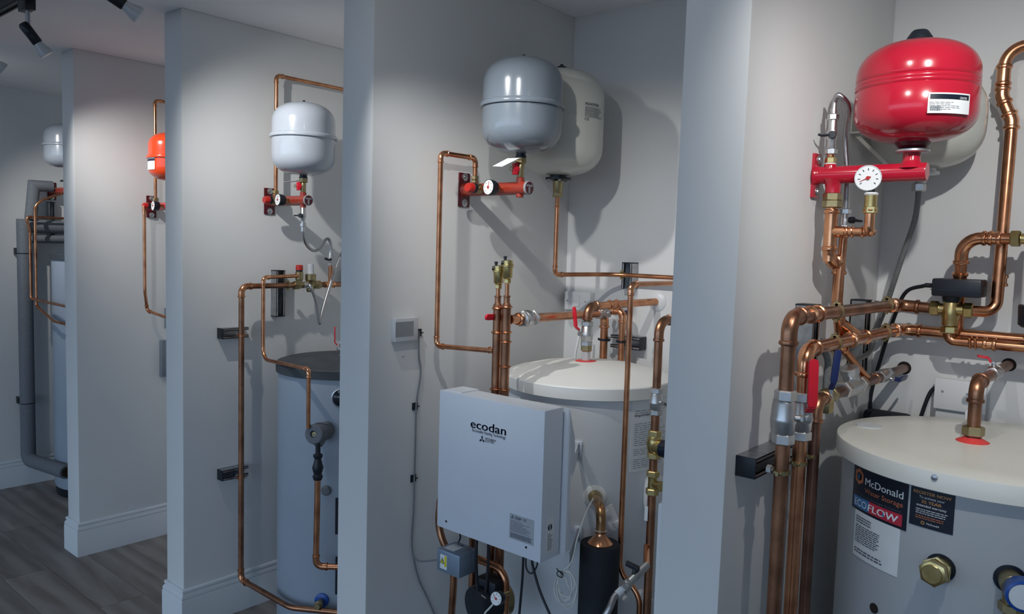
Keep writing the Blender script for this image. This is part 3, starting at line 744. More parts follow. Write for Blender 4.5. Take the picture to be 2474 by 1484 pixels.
(x1_, y1_), (x2_, y2_) = hx[0], hx[1]
g.quad(*[cpt(.155+x*q/w-.008, .245-y_*q/hh-.0) for x, y_, q in ((x1_, y1_, ro*.98), (x2_, y2_, ro*.98), (x2_, y2_, ri*.98), (x1_, y1_, ri*.98))])
obj('hexagon_logo', g, lorange_m, lb, smooth=0)
drop = lambda cx_, cy_, s: [cpt(cx_+math.sin(t)*s*(.62 if math.cos(t) < 0 else .62*(1-math.cos(t)*.75))/w, cy_-math.cos(t)*s*(1.25 if math.cos(t) > 0 else .8)/hh, .0008) for t in [k*math.pi/10 for k in range(20)]]
d_ = drop(.155, .25, hh*.06); obj('drop_logo', G().add(d_, [tuple(range(len(d_)))]), lblue_m, lb, smooth=0)
a, z = C(.30, .36); put_text_cyl(lb, 'McDonald', tc, trd+.0006, a, z, lwhite_m, width=w*.64, height=hh*.155, bold=.012)
a, z = C(.30, .535); put_text_cyl(lb, 'Water Storage', tc, trd+.0006, a, z, lorange_m, width=w*.64, height=hh*.105)
a, z = C(.06, .66); put_text_cyl(lb, 'The Smart Storage Solution', tc, trd+.0006, a, z, greyink_m, width=w*.86, height=hh*.05)
sb = obj('strip', cyl_patch(tc, trd, C(.05, 0)[0], C(.40, 0)[0], C(0, .94)[1], C(0, .69)[1], .0004, 8, .0012), lblue_m, lb)
obj('strip', cyl_patch(tc, trd, C(.40, 0)[0], C(.94, 0)[0], C(0, .94)[1], C(0, .69)[1], .0004, 8, .0012), lred_m, lb)
a, z = C(.09, .89); put_text_cyl(lb, 'ECO', tc, trd+.0014, a, z, lwhite_m, width=w*.27, height=hh*.15)
a, z = C(.385, .89); put_text_cyl(lb, 'FLOW', tc, trd+.0014, a, z, lwhite_m, width=w*.50, height=hh*.15, bold=.03, shear=.12)
d_ = drop(.665, .835, hh*.045); d_ = [p+(p-V((*tc, p.z))).normalized()*.0008 for p in d_]; obj('drop_logo', G().add(d_, [tuple(range(len(d_)))]), lblue_m, lb, smooth=0)
a1 = (hit(2202, 1168)[0]+hit(2197, 1266)[0])/2; a2 = (hit(2309, 1188)[0]+hit(2303, 1290)[0])/2
zt_ = min((hit(2202, 1167)[1]+hit(2309, 1187)[1])/2, 1.102); zb_ = (hit(2197, 1267)[1]+hit(2303, 1291)[1])/2
lb = obj('warranty_label', cyl_patch(tc, trd, a1, a2, zb_, zt_), labelnavy_m, td, label='navy warranty label with amber and white lettering')
w = (a2-a1)*trd; hh = zt_-zb_
for s_, v_, wd_, h_, mm, bo in (('REGISTER NOW', .17, .86, .075, lamber_m, .03), ('To activate your', .27, .58, .06, lwhite_m, 0), ('25 YEAR', .385, .46, .075, lamber_m, .03),
                            ('extended warranty', .48, .68, .06, lwhite_m, 0), ('McDonald', .905, .28, .045, lwhite_m, .02)):
    cx_ = .5 if s_ != 'McDonald' else .56
    a, z = C(cx_, v_); put_text_cyl(lb, s_, tc, trd+.0006, a, z, mm, width=w*wd_, height=hh*h_, bold=bo, align='CENTER')
for (v_, rows, mm, sd_) in ((.53, 3, pale_m, 2), (.70, 2, lorange_m, 4)):
    wm = lambda x, y_, v_=v_: (lambda a, z: V((tc[0]+rr*math.cos(a), tc[1]+rr*math.sin(a), z)))(*((C(.15, v_)[0]+x/trd), C(.15, v_)[1]+y_))
    obj('small_print', print_lines(None, None, None, w*.72, hh*.05*rows, rows, .85, .4, sd_, wm), mm, lb, smooth=0)
g = G()
for k in range(6):
    (x1_, y1_), (x2_, y2_) = hx[k], hx[(k+1) % 6]
    g.quad(*[cpt(.33+x*q/w, .885-y_*q/hh) for x, y_, q in ((x1_, y1_, hh*.05), (x2_, y2_, hh*.05), (x2_, y2_, hh*.028), (x1_, y1_, hh*.028))])
obj('hexagon_logo', g, lamber_m, lb, smooth=0)
a1 = hit(2063, 1300)[0]; a2 = hit(2172, 1330)[0]; zt_ = (hit(2064, 1232)[1]+hit(2175, 1272)[1])/2; zb_ = (hit(2062, 1345)[1]+hit(2170, 1388)[1])/2
lb = obj('data_sheet', cyl_patch(tc, trd, a1, a2, zb_, zt_, .0004), paper_m, td, label='white data sheet with rows of small print')
w = (a2-a1)*trd; hh = zt_-zb_
for (u_, v_, ww, h_, rows, sd_) in ((.05, .10, .45, .16, 3, 5), (.05, .29, .62, .40, 9, 6), (.05, .80, .8, .12, 2, 7)):
    wm = lambda x, y_, u_=u_, v_=v_: (lambda a, z: V((tc[0]+rr*math.cos(a), tc[1]+rr*math.sin(a), z)))(C(u_, 0)[0]+x/trd, C(0, v_)[1]+y_)
    obj('small_print', print_lines(None, None, None, w*ww, hh*h_, rows, .7, .5, sd_, wm), greyink_m, lb, smooth=0)
# bosses
def boss(px, py, c, r): a, z = cylhit(px, py, c, r); d = V((math.cos(a), math.sin(a), 0)); return V((c[0], c[1], z))+d*r, d
P, d = boss(2272, 1372, tc, trd)
ib = thing('immersion_plug', 'large brass hexagonal plug in the white cylinder below the warranty label', 'plug', P)
obj('gasket', G().lathe(P-d*.004, d, [(0, .0275), (.006, .0265)], 26), labelnavy_m, ib)
obj('collar', G().cyl(P, P+d*.022, .0215, 24, .001), brass_m, ib)
obj('hexagon_head', G().nut(P+d*.018, d, .008, .027).nut(P+d*.030, d, .016, .0255, .2).cyl(P+d*.04, P+d*.049, .018, 24, .001), brass_m, ib)
P, d = boss(2440, 1400, tc, trd)
iv = thing('thermostat_valve', 'brass angle valve with blue thermostat knob at the right edge', 'valve', P)
obj('gasket', G().lathe(P-d*.004, d, [(0, .0275), (.006, .0265)], 26), labelnavy_m, iv)
obj('body', G().cyl(P, P+d*.04, .020, 22, .001).cyl(P+d*.03, P+d*.03-EZ*.035, .015, 18).nut(P+d*.03-EZ*.032, -EZ, .018, .021), brass_old, iv)
obj('knob', G().lathe(P+d*.03+V((.012, 0, -.004)), d, [(0, .024), (.006, .028), (.034, .028), (.036, .0235), (.034, .0225)], 26), bluecap_m, iv)
obj('knob_scale', G().lathe(P+d*.058+V((.012, 0, -.004)), d, [(0, .0225), (.0075, .0225)], 24), paper_m, iv)
obj('drop_tube', G().cyl(P+d*.03-EZ*.05, V((P.x+d.x*.03, P.y+d.y*.03, .03)), r22, 14), copper_old, iv)
P, d = boss(2112, 1470, tc, trd)
obj('port_hole', G().lathe(P-d*.003, d, [(0, .0105), (.005, .0105), (.005, .008), (.0045, 0)], 20), hole_m, td)

# boiler-side risers on strut
stD = strut('channel_rail', 'short galvanised channel rail with black end cap on the near partition', X3, (X3, 1.474, 1.098), (X3+.041, 1.71, 1.139), EX, EY, (1, 0))
Z_u, Z_l, Z_w = 1.425, 1.353, 1.2385
yp1, yp2, yp3 = 1.497, 1.590, 1.668
YR = 2.25
p = [V((XP, yp1, .03)), V((XP, yp1, Z_u)), V((XP, YR, Z_u-.004)), V((-.47, YR, 1.4184))]
u1 = pipe('copper_pipe', 'tarnished front copper riser beside the red lever, turning along the partition', p, r28, 'ee', m=copper_old, fm=copper_old, group='copper pipes of the red vessel bay')
coupling(u1, ay(V((XP, yp1, Z_u)), 1957), ay(V((XP, yp1, Z_u)), 1975), r28, copper_m)
coupling(u1, ay(p[2], 2152), ay(p[2], 2163), r28, copper_new)
p2_ = [V((XP, yp2, .03)), V((XP, yp2, Z_l)), V((XP, 2.29, Z_l)), V((-.40, 2.29, Z_l)), V((.31, 2.29, Z_l))]
u2 = pipe('copper_pipe', 'lower copper pipe behind the front riser, running to the back wall and right', p2_, r28, 'een', fm=copper_new, group='copper pipes of the red vessel bay')
for px in (2285, 2315): ring(u2, ax(p2_[3], px), EX, r28)
coupling(u2, ay(V((XP, 1.6, Z_l)), 2055), ay(V((XP, 1.6, Z_l)), 2088), r28, copper_new, 'tee')
p3_ = [V((XP+.002, yp3, .03)), V((XP+.002, yp3, Z_w)), V((XP+.002, YB+.02, Z_w))]
u3 = pipe('copper_pipe', 'darkest of the three risers, turning into the hole in the back wall', p3_, r22*1.1, 'e', m=copper_dark, fm=copper_old, group='copper pipes of the red vessel bay')
for (yy, lab) in ((yp1, 'first'), (yp2, 'second'), (yp3, 'third')):
    clamp('pipe_clamp', 'brass pipe ring holding the '+lab+' riser to the channel rail', (XP, yy, 1.118), EZ, r28 if yy != yp3 else r22, -EX, stem=.012)
# valves on risers
zv = A(1895, 1008, X=XP).z
ball_valve('ball_valve', 'nickel ball valve on the front riser, foremost of the three', (XP, yp1, zv), EZ, r28, .108, EZ+EY*.10, V((.95, .32, 0)), lever_m, .1, handle=False)
ball_valve('ball_valve', 'nickel ball valve with long red lever on the second riser', (XP, yp2, zv-.012), EZ, r28, .10, EZ-EX*.02, V((.72, -.69, 0)), lever_m, .125, lever_w=.0165, grip_off=.22)
ball_valve('ball_valve', 'ball valve with slim navy lever on the darkest riser pipe', ay(V((XP, 1.7, Z_w)), 1998), EY, r22, .07, EZ+EX*.08, V((.55, -.83, .1)), blue_m, .105, m=brass_old, lever_w=.012)
st = thing('strainer', 'cast grey Y strainer on the pipe to the wall', 'strainer', ay(V((XP, 1.9, Z_w)), 2060))
q = ay(V((XP, 1.9, Z_w)), 2060)
obj('body', G().lathe(q-EY*.05, EY, [(0, .016), (.02, .019), (.05, .022), (.08, .019), (.1, .016)], 20), zinc_m, st)
obj('screen_leg', G().lathe(q+V((0, .012, -.012)), V((-.15, -.35, 1)), [(0, .016), (.02, .0185), (.045, .0185), (.047, .022), (.06, .022), (.063, .018)], 20), zinc_m, st)
nutpart(st, q-EY*.072, EY, .026, .0205, chrome_m); nutpart(st, q+EY*.046, EY, .022, .020, chrome_m)
q = ay(V((XP, 2.1, Z_w)), 2135)
ball_valve('ball_valve', 'nickel valve with blue taped lever beside the left wall hole', q, EY, r22, .09, EY, V((1, 0, -.35)), blue_m, .10, lever_w=.012)
te = obj('tee', G().tube(*bead_profile([ay(q, 2085), ay(q, 2098), ay(q, 2112)], r22), 16), copper_new, u3)
hl = thing('pipe_hole', 'rough round hole in the back wall around the pipe beside the strainer', 'wall hole', (XP, YB-.003, Z_w-.025))
obj('rim', G().lathe((XP, YB-.0025, Z_w), EY, [(0, .0165), (.002, .0185), (.0035, .0185)], 20), hole_m, hl)
# diagonal drain pipe from hose to tee
f_top = V((-.585, 1.84, 1.60))
# vertical channels behind the horizontal pipes
strut('channel_rail', 'upright galvanised channel on the near partition, first from the front', X3, (X3, 1.748, 1.225), (X3+.041, 1.789, 1.434), EX, EZ, (0, 1))
strut('channel_rail', 'upright galvanised channel on the near partition beside the inner corner', X3, (X3, 2.135, 1.20), (X3+.041, 2.176, 1.432), EX, EZ, (0, 1))
for (yy, px) in ((1.768, 0), (2.155, 1)):
    for zz_, nm in ((Z_u, 'upper'), (Z_l, 'lower')):
        clamp('pipe_clamp', 'brass pipe ring with screws on the %s pipe at the %s upright channel' % (nm, ('first', 'inner')[px]), (XP, yy, zz_), EY, r28, -EX, stem=.015)

# manifold drop pipe E with tee and gauge branch
xe = X3+.046
ze1 = A(2008, 560, Y=1.81).z; ze2 = A(2008, 632, Y=1.81).z
te_ = thing('copper_pipe', 'bright copper drop pipe from the red manifold with tee and return bends', 'pipe', (xe, 1.81, 1.42), 'copper pipes of the red vessel bay')
obj('tube', G().cyl((xe, 1.81, ze2), (xe, 1.81, zD-.06), r28*.93, 16), copper_new, te_)
nutpart(te_, (xe, 1.81, zD-.058), EZ, .018, .0205, brass_old); nutpart(te_, (xe, 1.81, zD-.074), EZ, .018, .0215, brass_old)
P, R_ = bead_profile([V((xe, 1.81, ze1-.038)), V((xe, 1.81, ze1)), V((xe, 1.81, ze1+.045))], r28*.93)
obj('tee', G().tube(P, R_, 16).cyl((xe, 1.81, ze1), (xe+.032, 1.81, ze1), r22*1.15, 16), copper_new, te_)
elbow(te_, V((xe, 1.81, ze1)), V((xe, 1.81, ze2)), V((xe+.006, 1.90, ze2)), r28*.93, copper_new, .024, .3)
ef = V((xe+.004, 1.872, ze2))
elbow(te_, V((xe, 1.80, ze2)), ef, V((ef.x, ef.y, ze2-.1)), r28*.9, copper_new, .018, .6)
obj('tube', G().tube([ef-EZ*.02, V((ef.x, ef.y, 1.425)), V((XP-.028, 1.895, 1.385)), V((XP, 1.915, Z_l+.004))], r28*.9, 14), copper_m, te_)
obj('wye', G().tube([V((XP-.030, 1.892, 1.388)), V((XP, 1.915, Z_l+.006))], [.0152, .0152], 14), copper_new, te_)
bx = ax(V((xe, 1.81, ze1)), 2108).x
obj('branch_tube', G().cyl((xe+.03, 1.81, ze1), (bx-.008, 1.81, ze1), r15*1.35, 14), copper_new, te_)
for u_ in (.038, .048, .07): ring(te_, (xe+u_, 1.81, ze1), EX, r15*1.3)
gz = A(2095, 545, X=bx-.004).z
obj('street_elbow', G().tube(arc(V((bx-.05, 1.81, ze1)), V((bx, 1.81, ze1)), V((bx, 1.74, ze1)), .012)+arc(V((bx, 1.84, ze1)), V((bx, 1.784, ze1)), V((bx, 1.784, ze1+.09)), .011)+[V((bx, 1.784, ze1+.042))], r15*1.4, 14), copper_new, te_)
ring(te_, (bx, 1.784, ze1+.046), EZ, r15*1.35)
gq = V((bx, 1.784, ze1))
zg1 = A(2095, 512, Y=1.784).z; zg2 = A(2095, 470, Y=1.784).z
obj('tube', G().cyl(gq+EZ*.04, V((bx, 1.784, zg1)), r15, 12), copper_new, te_)
tg = thing('pressure_gauge', 'white dial pressure gauge standing on a brass fitting in front of the red manifold', 'gauge', V((bx, 1.784, zg1)))
nutpart(tg, (bx, 1.784, zg1-.004), EZ, .016, .0145, brass_m); obj('socket', G().cyl((bx, 1.784, zg1+.01), (bx, 1.784, zg2), .0128, 18, .001), brass_m, tg)
obj('thread_tape', G().lathe((bx, 1.784, zg2-.002), EZ, [(0, .0135), (.003, .0155), (.006, .012)], 14), white_m, tg)
obj('stem', G().cyl((bx, 1.784, zg2), (bx, 1.784, zD-.02), .007, 10), blackmetal_m, tg)
gc = A(2097, 430, Y=1.772)
gauge(tg, gc, (CAM-gc)*.55+V((0, -.6, 0)), .0275, .02, pale_m, (205, 1), 9, 'gauge_case')

# braided fill hose with its two taps
xh = X3+.037
z0 = zD+.024
th_ = thing('filling_tap', 'nickel tap with black lever on top of the red manifold', 'tap', (xh, 1.81, z0))
obj('base_washer', G().lathe((xh, 1.81, z0-.001), EZ, [(0, .0125), (.003, .0125), (.004, .010)], 18), paper_m, th_)
nutpart(th_, (xh, 1.81, z0+.003), EZ, .013, .0125, brass_m); obj('olive', G().cyl((xh, 1.81, z0+.015), (xh, 1.81, z0+.024), .008, 12), copper_new, th_)
nutpart(th_, (xh, 1.81, z0+.022), EZ, .013, .0135, chrome_m)
obj('body', G().lathe((xh, 1.81, z0+.034), EZ, [(0, .009), (.003, .0105), (.02, .0095), (.024, .0115), (.04, .0115), (.044, .0095), (.066, .0095)], 18), chrome_m, th_)
nutpart(th_, (xh, 1.81, z0+.098), EZ, .014, .0125, chrome_m)
hp = V((xh, 1.81, z0+.064)); sd_ = V((.35, -1, 0)).normalized()
obj('tap_lever', G().cyl(hp+sd_*.008, hp+sd_*.02, .0085, 14, .001).tube([hp+sd_*.016, hp+sd_*.018+V((-.02, -.012, -.002)), hp+sd_*.018+V((-.026, -.014, .001))], .0028, 8), black_m, th_)
top = A(2027, 226, X=xh+.012); e2 = A(2044, 500, Y=1.862)
hpath = smooth_path([V((xh, 1.81, z0+.112)), V((xh+.001, 1.811, z0+.14)), top-EZ*.004, V((top.x+.016, top.y+.022, top.z-.03)), A(2043, 330, Y=1.86), A(2047, 420, Y=1.862), e2], 8)
th2 = thing('braided_hose', 'braided steel filling hose arching over the red manifold', 'hose', e2)
obj('hose', G().tube(hpath, .0063, 12), braid_m, th2)
for q in (hpath[0], hpath[-1]): obj('ferrule', G().cyl(q-EZ*.012, q+EZ*.012, .0075, 14), chrome_m, th2)
zt2 = A(2040, 512, Y=1.862).z; zb2 = A(2038, 552, Y=1.862).z; xt = e2.x-.001
t2 = thing('isolating_tap', 'nickel tap with black side lever below the braided hose', 'tap', (xt, 1.862, zb2))
nutpart(t2, (xt, 1.862, zt2-.006), EZ, .013, .0125, chrome_m); nutpart(t2, (xt, 1.862, zb2-.004), EZ, .012, .0125, chrome_m)
obj('body', G().lathe((xt, 1.862, zb2), EZ, [(0, .010), (.012, .0115), (.024, .0115), (zt2-zb2, .009)], 16), chrome_m, t2)
q = V((xt, 1.862, (zt2+zb2)/2)); obj('tap_lever', G().cyl(q+EX*.01, q+EX*.022, .0075, 12, .001).tube([q+EX*.018, q+V((.04, -.005, -.003))], [.004, .0025], 8), black_m, t2)
fx = [V((xt, 1.862, zb2)), V((xt-.006, 1.862, 1.42)), V((XP-.03, 1.90, 1.335)), ay(V((XP, 2.0, Z_w+.004)), 2097)]
pf_ = pipe('copper_pipe', 'narrow copper pipe dropping behind the horizontals to the strainer line', fx, r22*.86, 'ee', fm=copper_new, group='copper pipes of the red vessel bay')

# upper right: three port valve with black actuator
zv = 1.4184; vx1, vx2 = ax(V((-.4, YR, zv)), 2247).x, ax(V((-.4, YR, zv)), 2352).x; vm = (vx1+vx2)/2-.002
tv = thing('zone_valve', 'brass three port valve with black motor head above the cylinder', 'valve', (vm, YR, zv-.055), None)
obj('body', G().cyl((vx1+.012, YR, zv), (vx2-.012, YR, zv), .0145, 18, .001).lathe((vm, YR, zv+.02), -EZ, [(0, .017), (.02, .021), (.035, .022), (.05, .019), (.062, .018)], 20), brass_m, tv)
nutpart(tv, (vx1, YR, zv), EX, .022, .0205, brass_m); nutpart(tv, (vx2-.022, YR, zv), EX, .022, .0205, brass_m); nutpart(tv, (vm, YR, zv-.062), EZ, .018, .020, brass_m)
ac = A(2316, 697, Y=YR-.01); aw = (ax(ac, 2376)-ax(ac, 2257)).length
hd = obj('motor_head', G().box((ac.x-aw/2, YR-.045, ac.z-.021), (ac.x+aw/2, YR+.04, ac.z+.024)), black_m, tv, bevel=.006)
obj('lid_seam', G().box((ac.x-aw/2-.0012, YR-.0462, ac.z-.006), (ac.x+aw/2+.0012, YR+.0412, ac.z-.0035)), blackmetal_m, hd)
obj('mount', G().lathe((vm, YR, zv+.018), EZ, [(0, .018), (.01, .022), (.022, .022)], 18), black_m, tv)
obj('cable_gland', G().cyl((ac.x-aw/2-.022, YR-.01, ac.z+.004), (ac.x-aw/2, YR-.01, ac.z+.004), .006, 12), black_m, hd)
cp = [V((ac.x-aw/2-.02, YR-.01, ac.z+.004)), A(2190, 705, Y=2.27), A(2163, 760, Y=2.30), A(2130, 860, Y=2.335), A(2105, 950, Y=2.355), A(2103, 1000, Y=2.355), A(2103, 1030, Y=2.355)]
tag(obj('valve_cable', G().tube(smooth_path(cp, 8), .0052, 10), bcable_m), 'black cable hanging from the motor head of the three port valve', 'cable')
# pipe from valve to the right and up
xv2 = -.346; yv2 = 2.30
pts = [V((vx2-.01, YR, zv)), V((xv2, YR+.01, zv-.004)), V((xv2, yv2, A(2428, 440, Y=yv2).z)), None]
s1 = A(2434, 300, Y=yv2); s2 = A(2447, 262, Y=yv2); zS = s1.z
zA = A(2440, 292, Y=yv2).z; zB = A(2425, 232, Y=yv2).z; zC = A(2424, 150, Y=yv2).z; zT = A(2474, 110, Y=yv2).z
xs = ax(V((xv2, yv2, zB)), 2421).x
u5 = pipe('copper_pipe', 'copper riser at the right edge with an offset and a bend at the top', [V((vx2-.01, YR, zv)), V((xv2, yv2-.02, zv-.002)), V((xv2, yv2, zA)), V((xs, yv2, zB)), V((xs, yv2, zT)), V((.31, yv2, zT))], r28, 'beebb', bendR=.045, fm=copper_new, group='copper pipes of the red vessel bay', sl=.8)
coupling(u5, az(V((xv2, yv2, 1.5)), 728-40), az(V((xv2, yv2, 1.5)), 668), r28, copper_new)
coupling(u5, V((xs, yv2, zB+.030)), V((xs, yv2, zC-.012)), r28, copper_new)
# valve bottom port pipe to the right
zlow = A(2400, 833, Y=YR).z
u6 = pipe('copper_pipe', 'short copper pipe bending from under the three port valve to the right', [V((vm, YR, zv-.05)), V((vm, YR, zlow)), V((.31, YR, zlow))], r28*.9, 'b', bendR=.04, group='copper pipes of the red vessel bay')
for px in (2345, 2358): ring(u6, ax(V((-.3, YR, zlow)), px), EX, r28*.9)
coupling(u6, ax(V((-.3, YR, zlow)), 2380), ax(V((-.3, YR, zlow)), 2403), r28*.9, copper_new)
# tee riser in front with nut to the magnetic filter
x7 = ax(V((-.42, 2.27, 1.53)), 2327).x; z7 = A(2390, 576, Y=2.235).z
u7 = pipe('copper_pipe', 'short copper riser behind the motor head bending right into a brass nut', [V((x7-.006, 2.288, Z_l)), V((x7, 2.235, z7)), V((-.305, 2.235, z7))], r28, 'e', R=.045, fm=copper_new, group='copper pipes of the red vessel bay')
coupling(u7, V((x7-.002, 2.252, z7-.092)), V((x7-.003, 2.262, z7-.122)), r28, copper_new)
coupling(u7, ax(V((-.3, 2.235, z7)), 2378), ax(V((-.3, 2.235, z7)), 2414), r28, copper_new)
fxx = -.238
nq = ax(V((-.3, 2.235, z7)), 2441); nutpart(u7, nq, EX, .022, .020, brass_m)
tfil = thing('magnetic_filter', 'white and black cylinder filter at the right edge of the picture', 'filter', (fxx, 2.235, A(2474, 790, Y=2.235).z))
zb_ = A(2474, 790, Y=2.235).z; zc_ = A(2474, 735, Y=2.235).z; zu_ = A(2474, 640, Y=2.235).z
obj('body', G().lathe((fxx, 2.235, zc_), EZ, [(0, .052), (zu_-zc_+.05, .052)], 30), white_m, tfil)
obj('inlet', G().cyl((nq.x+.01, 2.235, z7), (fxx-.04, 2.235, z7), .0135, 16), brass_m, tfil)
obj('wall_bracket', G().box((fxx-.02, 2.275, zu_-.02), (fxx+.02, YB, zu_)), black_m, tfil)
obj('base_cap', G().lathe((fxx, 2.235, zb_), EZ, [(0, .047), (.006, .054), (zc_-zb_-.004, .056), (zc_-zb_, .053)], 30), black_m, tfil)
obj('head', G().lathe((fxx-.05, 2.235, z7), EX, [(0, .02), (.004, .032), (.03, .034), (.06, .034)], 24).lathe((fxx, 2.235, zu_+.045), EZ, [(0, .05), (.03, .05), (.045, .03)], 24), black_m, tfil)

# tank top outlet to the right wall hole
bP = V((-.3215, 1.95, zbm)); ob = thing('tank_outlet', 'tarnished copper outlet on the cream lid with elbow towards the wall', 'pipe', bP)
obj('red_seal', G().lathe(bP-EZ*.002, EZ, [(0, .034), (.004, .033), (.012, .018), (.014, .016)], 28), rubber_m, ob)
obj('gland', G().cyl(bP+EZ*.008, bP+EZ*.016, .0165, 18), black_m, ob)
nutpart(ob, bP+EZ*.014, EZ, .022, .0225, brass_old)
zh = A(2440, 882, Y=YB).z
obj('tube', G().cyl(bP+EZ*.03, V((bP.x, 1.95, zh-.03)), .0135, 16), copper_old, ob)
elbow(ob, bP, V((bP.x, 1.95, zh)), V((bP.x, 2.2, zh)), .0135, copper_old, .026, 1.0)
obj('tube', G().cyl((bP.x, 1.975, zh), (bP.x, YB+.02, zh), .0125, 16), copper_old, ob)
ball_valve('ball_valve', 'small valve with red butterfly handle on the pipe to the right wall hole', ay(V((bP.x, 2.1, zh)), 2402), EY, .0115, .075, V((-1, -.1, .1)), V((-.1, 0, 1)), lever_m, .035, lever_w=.016, grip_off=.3)
hl = thing('pipe_hole', 'round hole in the back wall around the pipe with the red butterfly valve', 'wall hole', (bP.x, YB-.003, zh-.02))
obj('rim', G().lathe((bP.x, YB-.0025, zh), EY, [(0, .0155), (.002, .0172), (.0035, .0172)], 20), hole_m, hl)
# fused spur on the back wall
s1, s2 = A(2268, 908, Y=YB), A(2350, 993, Y=YB)
fs_ = thing('fused_spur', 'white double fused spur plate on a surface box behind the cream lid', 'switch box', (s1.x, YB, s2.z-.04))
obj('back_box', G().box((s1.x+.004, YB-.03, s2.z-.028), (s2.x+.03, YB, s1.z-.004)), white_m, fs_, bevel=.002)
obj('face_plate', G().box((s1.x, YB-.042, s2.z), (s2.x+.035, YB-.03, s1.z)), white_m, fs_, bevel=.003)
for q in (A(2277, 946, Y=YB-.042), A(2337, 953, Y=YB-.042)): obj('screw', G().lathe((q.x, YB-.0415, q.z), -EY, [(0, .0035), (.0015, .0033), (.0015, 0)], 12), steel_m, fs_)
cp = [A(2269, 932, Y=YB-.012), A(2250, 945, Y=YB-.012), A(2236, 975, Y=YB-.014), A(2222, 1020, Y=YB-.014), A(2216, 1060, Y=YB-.014)]
tag(obj('power_cable', G().tube(smooth_path(cp, 8), .0052, 10), bcable_m), 'black flex leaving the left side of the fused spur', 'cable')
q = A(2325, 1006, Y=2.2); tag(obj('cable_stub', G().cyl(V((q.x, 2.25, 1.12)), V((q.x, 2.25, 1.165)), .004, 10).nut((q.x, 2.25, 1.11), EZ, .012, .007), white_m), 'small white cable stub standing behind the cream lid', 'cable')
# grey drain hose of the cream vessel
hp_ = [A(2219, 462, Y=2.192), A(2217, 490, Y=2.195), A(2208, 540, Y=2.21), A(2180, 620, Y=2.24), A(2142, 735, Y=2.29), A(2116, 800, Y=2.28), A(2100, 850, X=-.612), A(2068, 870, X=-.612), A(2048, 885, X=-.612)]
dh = thing('drain_hose', 'grey hose curving down from the cream vessel flange', 'hose', hp_[-1])
obj('hose', G().tube(smooth_path(hp_, 8), .0072, 12), hose_m, dh)
q = A(2220, 455, Y=2.192); nutpart(dh, q-EZ*.008, EZ, .02, .017, chrome_m); obj('spigot', G().cyl(q+EZ*.008, V((xd, yd, q.z+.03)), .012, 12), zinc_m, dh)
# second grey hose behind the second riser
hp_ = [A(1985, 842, Y=1.79), A(2000, 872, Y=1.80), A(1996, 920, Y=1.80), A(1994, 960, Y=1.80)]
h2_ = thing('drain_hose', 'short grey hose on a brass nut behind the second riser', 'hose', hp_[-1])
obj('hose', G().tube(smooth_path([A(1960, 835, Y=1.77)]+hp_, 8), .0075, 12), hose_m, h2_)
nutpart(h2_, hp_[-1]-EZ*.035, EZ, .04, .019, brass_old)
q = A(2105, 1003, Y=2.28); tag(obj('insulation_offcut', G().box((q.x-.02, 2.265, 1.0), (q.x+.095, 2.32, 1.1215)), foam_m, None, bevel=.012), 'black foam block standing behind the cream lid', 'foam')
# ================================================================== bay C (white heating box)
GC = 'copper pipes of the white heating box bay'
tcc, tr_ = (-1.389, 2.0), .250
tkc = thing('hot_water_cylinder', 'white hot water cylinder with domed white lid behind the heating box', 'water cylinder', (*tcc, 0), 'hot water cylinders')
obj('jacket', G().lathe((*tcc, 0), EZ, [(.02, tr_-.006), (.03, tr_), (1.124, tr_)], 80), tankw_m, tkc)
obj('base_ring', G().lathe((*tcc, 0), EZ, [(0, tr_-.02), (.02, tr_-.01)], 64), black_m, tkc)
zboss = A(1411, 869, Y=2.0).z
lidc = obj('lid', G().lathe((*tcc, 0), EZ, [(1.119, tr_-.004), (1.119, .2615), (1.1205, .2635), (1.153, .2635), (1.1565, .261), (1.166, .235), (1.182, .17), (1.192, .09), (1.196, 0)], 96), lidw_m, tkc, smooth=24)
# instruction sheet wrapped on the jacket
hitc = lambda px, py: cylhit(px, py, tcc, tr_)
a1 = hitc(1524, 1050)[0]; a2 = hitc(1612, 1040)[0]; zt_ = hitc(1560, 962)[1]; zb_ = hitc(1555, 1137)[1]
lb = obj('instruction_sheet', cyl_patch(tcc, tr_, a1, a2, zb_, zt_, .0004), paper_m, tkc, label='printed instruction sheet')
w = (a2-a1)*tr_; hh = zt_-zb_; rr = tr_+.0012
put_text_cyl(lb, 'DHPT', tcc, tr_+.0006, a1+.36*w/tr_, zt_-.018, greyink_m, height=.009, width=w*.22)
put_text_cyl(lb, 'Important - Installer', tcc, tr_+.0006, a1+.05*w/tr_, zt_-.052, greyink_m, height=.008, width=w*.6, bold=.02)
for (v_, h_, rows, sd_) in ((.15, .06, 2, 3), (.33, .32, 11, 8), (.68, .1, 4, 9), (.82, .14, 5, 12)):
    wm = lambda x, y_, v_=v_: (lambda a, z: V((tcc[0]+rr*math.cos(a), tcc[1]+rr*math.sin(a), z)))(a1+.05*w/tr_+x/tr_, zt_-v_*hh+y_)
    obj('small_print', print_lines(None, None, None, w*.88, hh*h_, rows, .55, .3, sd_, wm), faint_m, lb, smooth=0)
# oval cover, port rosette and clips on the jacket
P, d = boss(1572, 1190, tcc, tr_); s = d.cross(EZ)
pol = [(.036*(1 if math.cos(t) > 0 else -1)*abs(math.cos(t))**.55, .052*(1 if math.sin(t) > 0 else -1)*abs(math.sin(t))**.55) for t in [k*math.pi/14 for k in range(28)]]
cv = thing('thermostat_cover', 'white rounded cover on the cylinder beside the brass pipe fittings', 'cover', P)
obj('shell', G().prism(pol, P-d*.003, s, EZ, -.03), white_m, cv, bevel=.006)
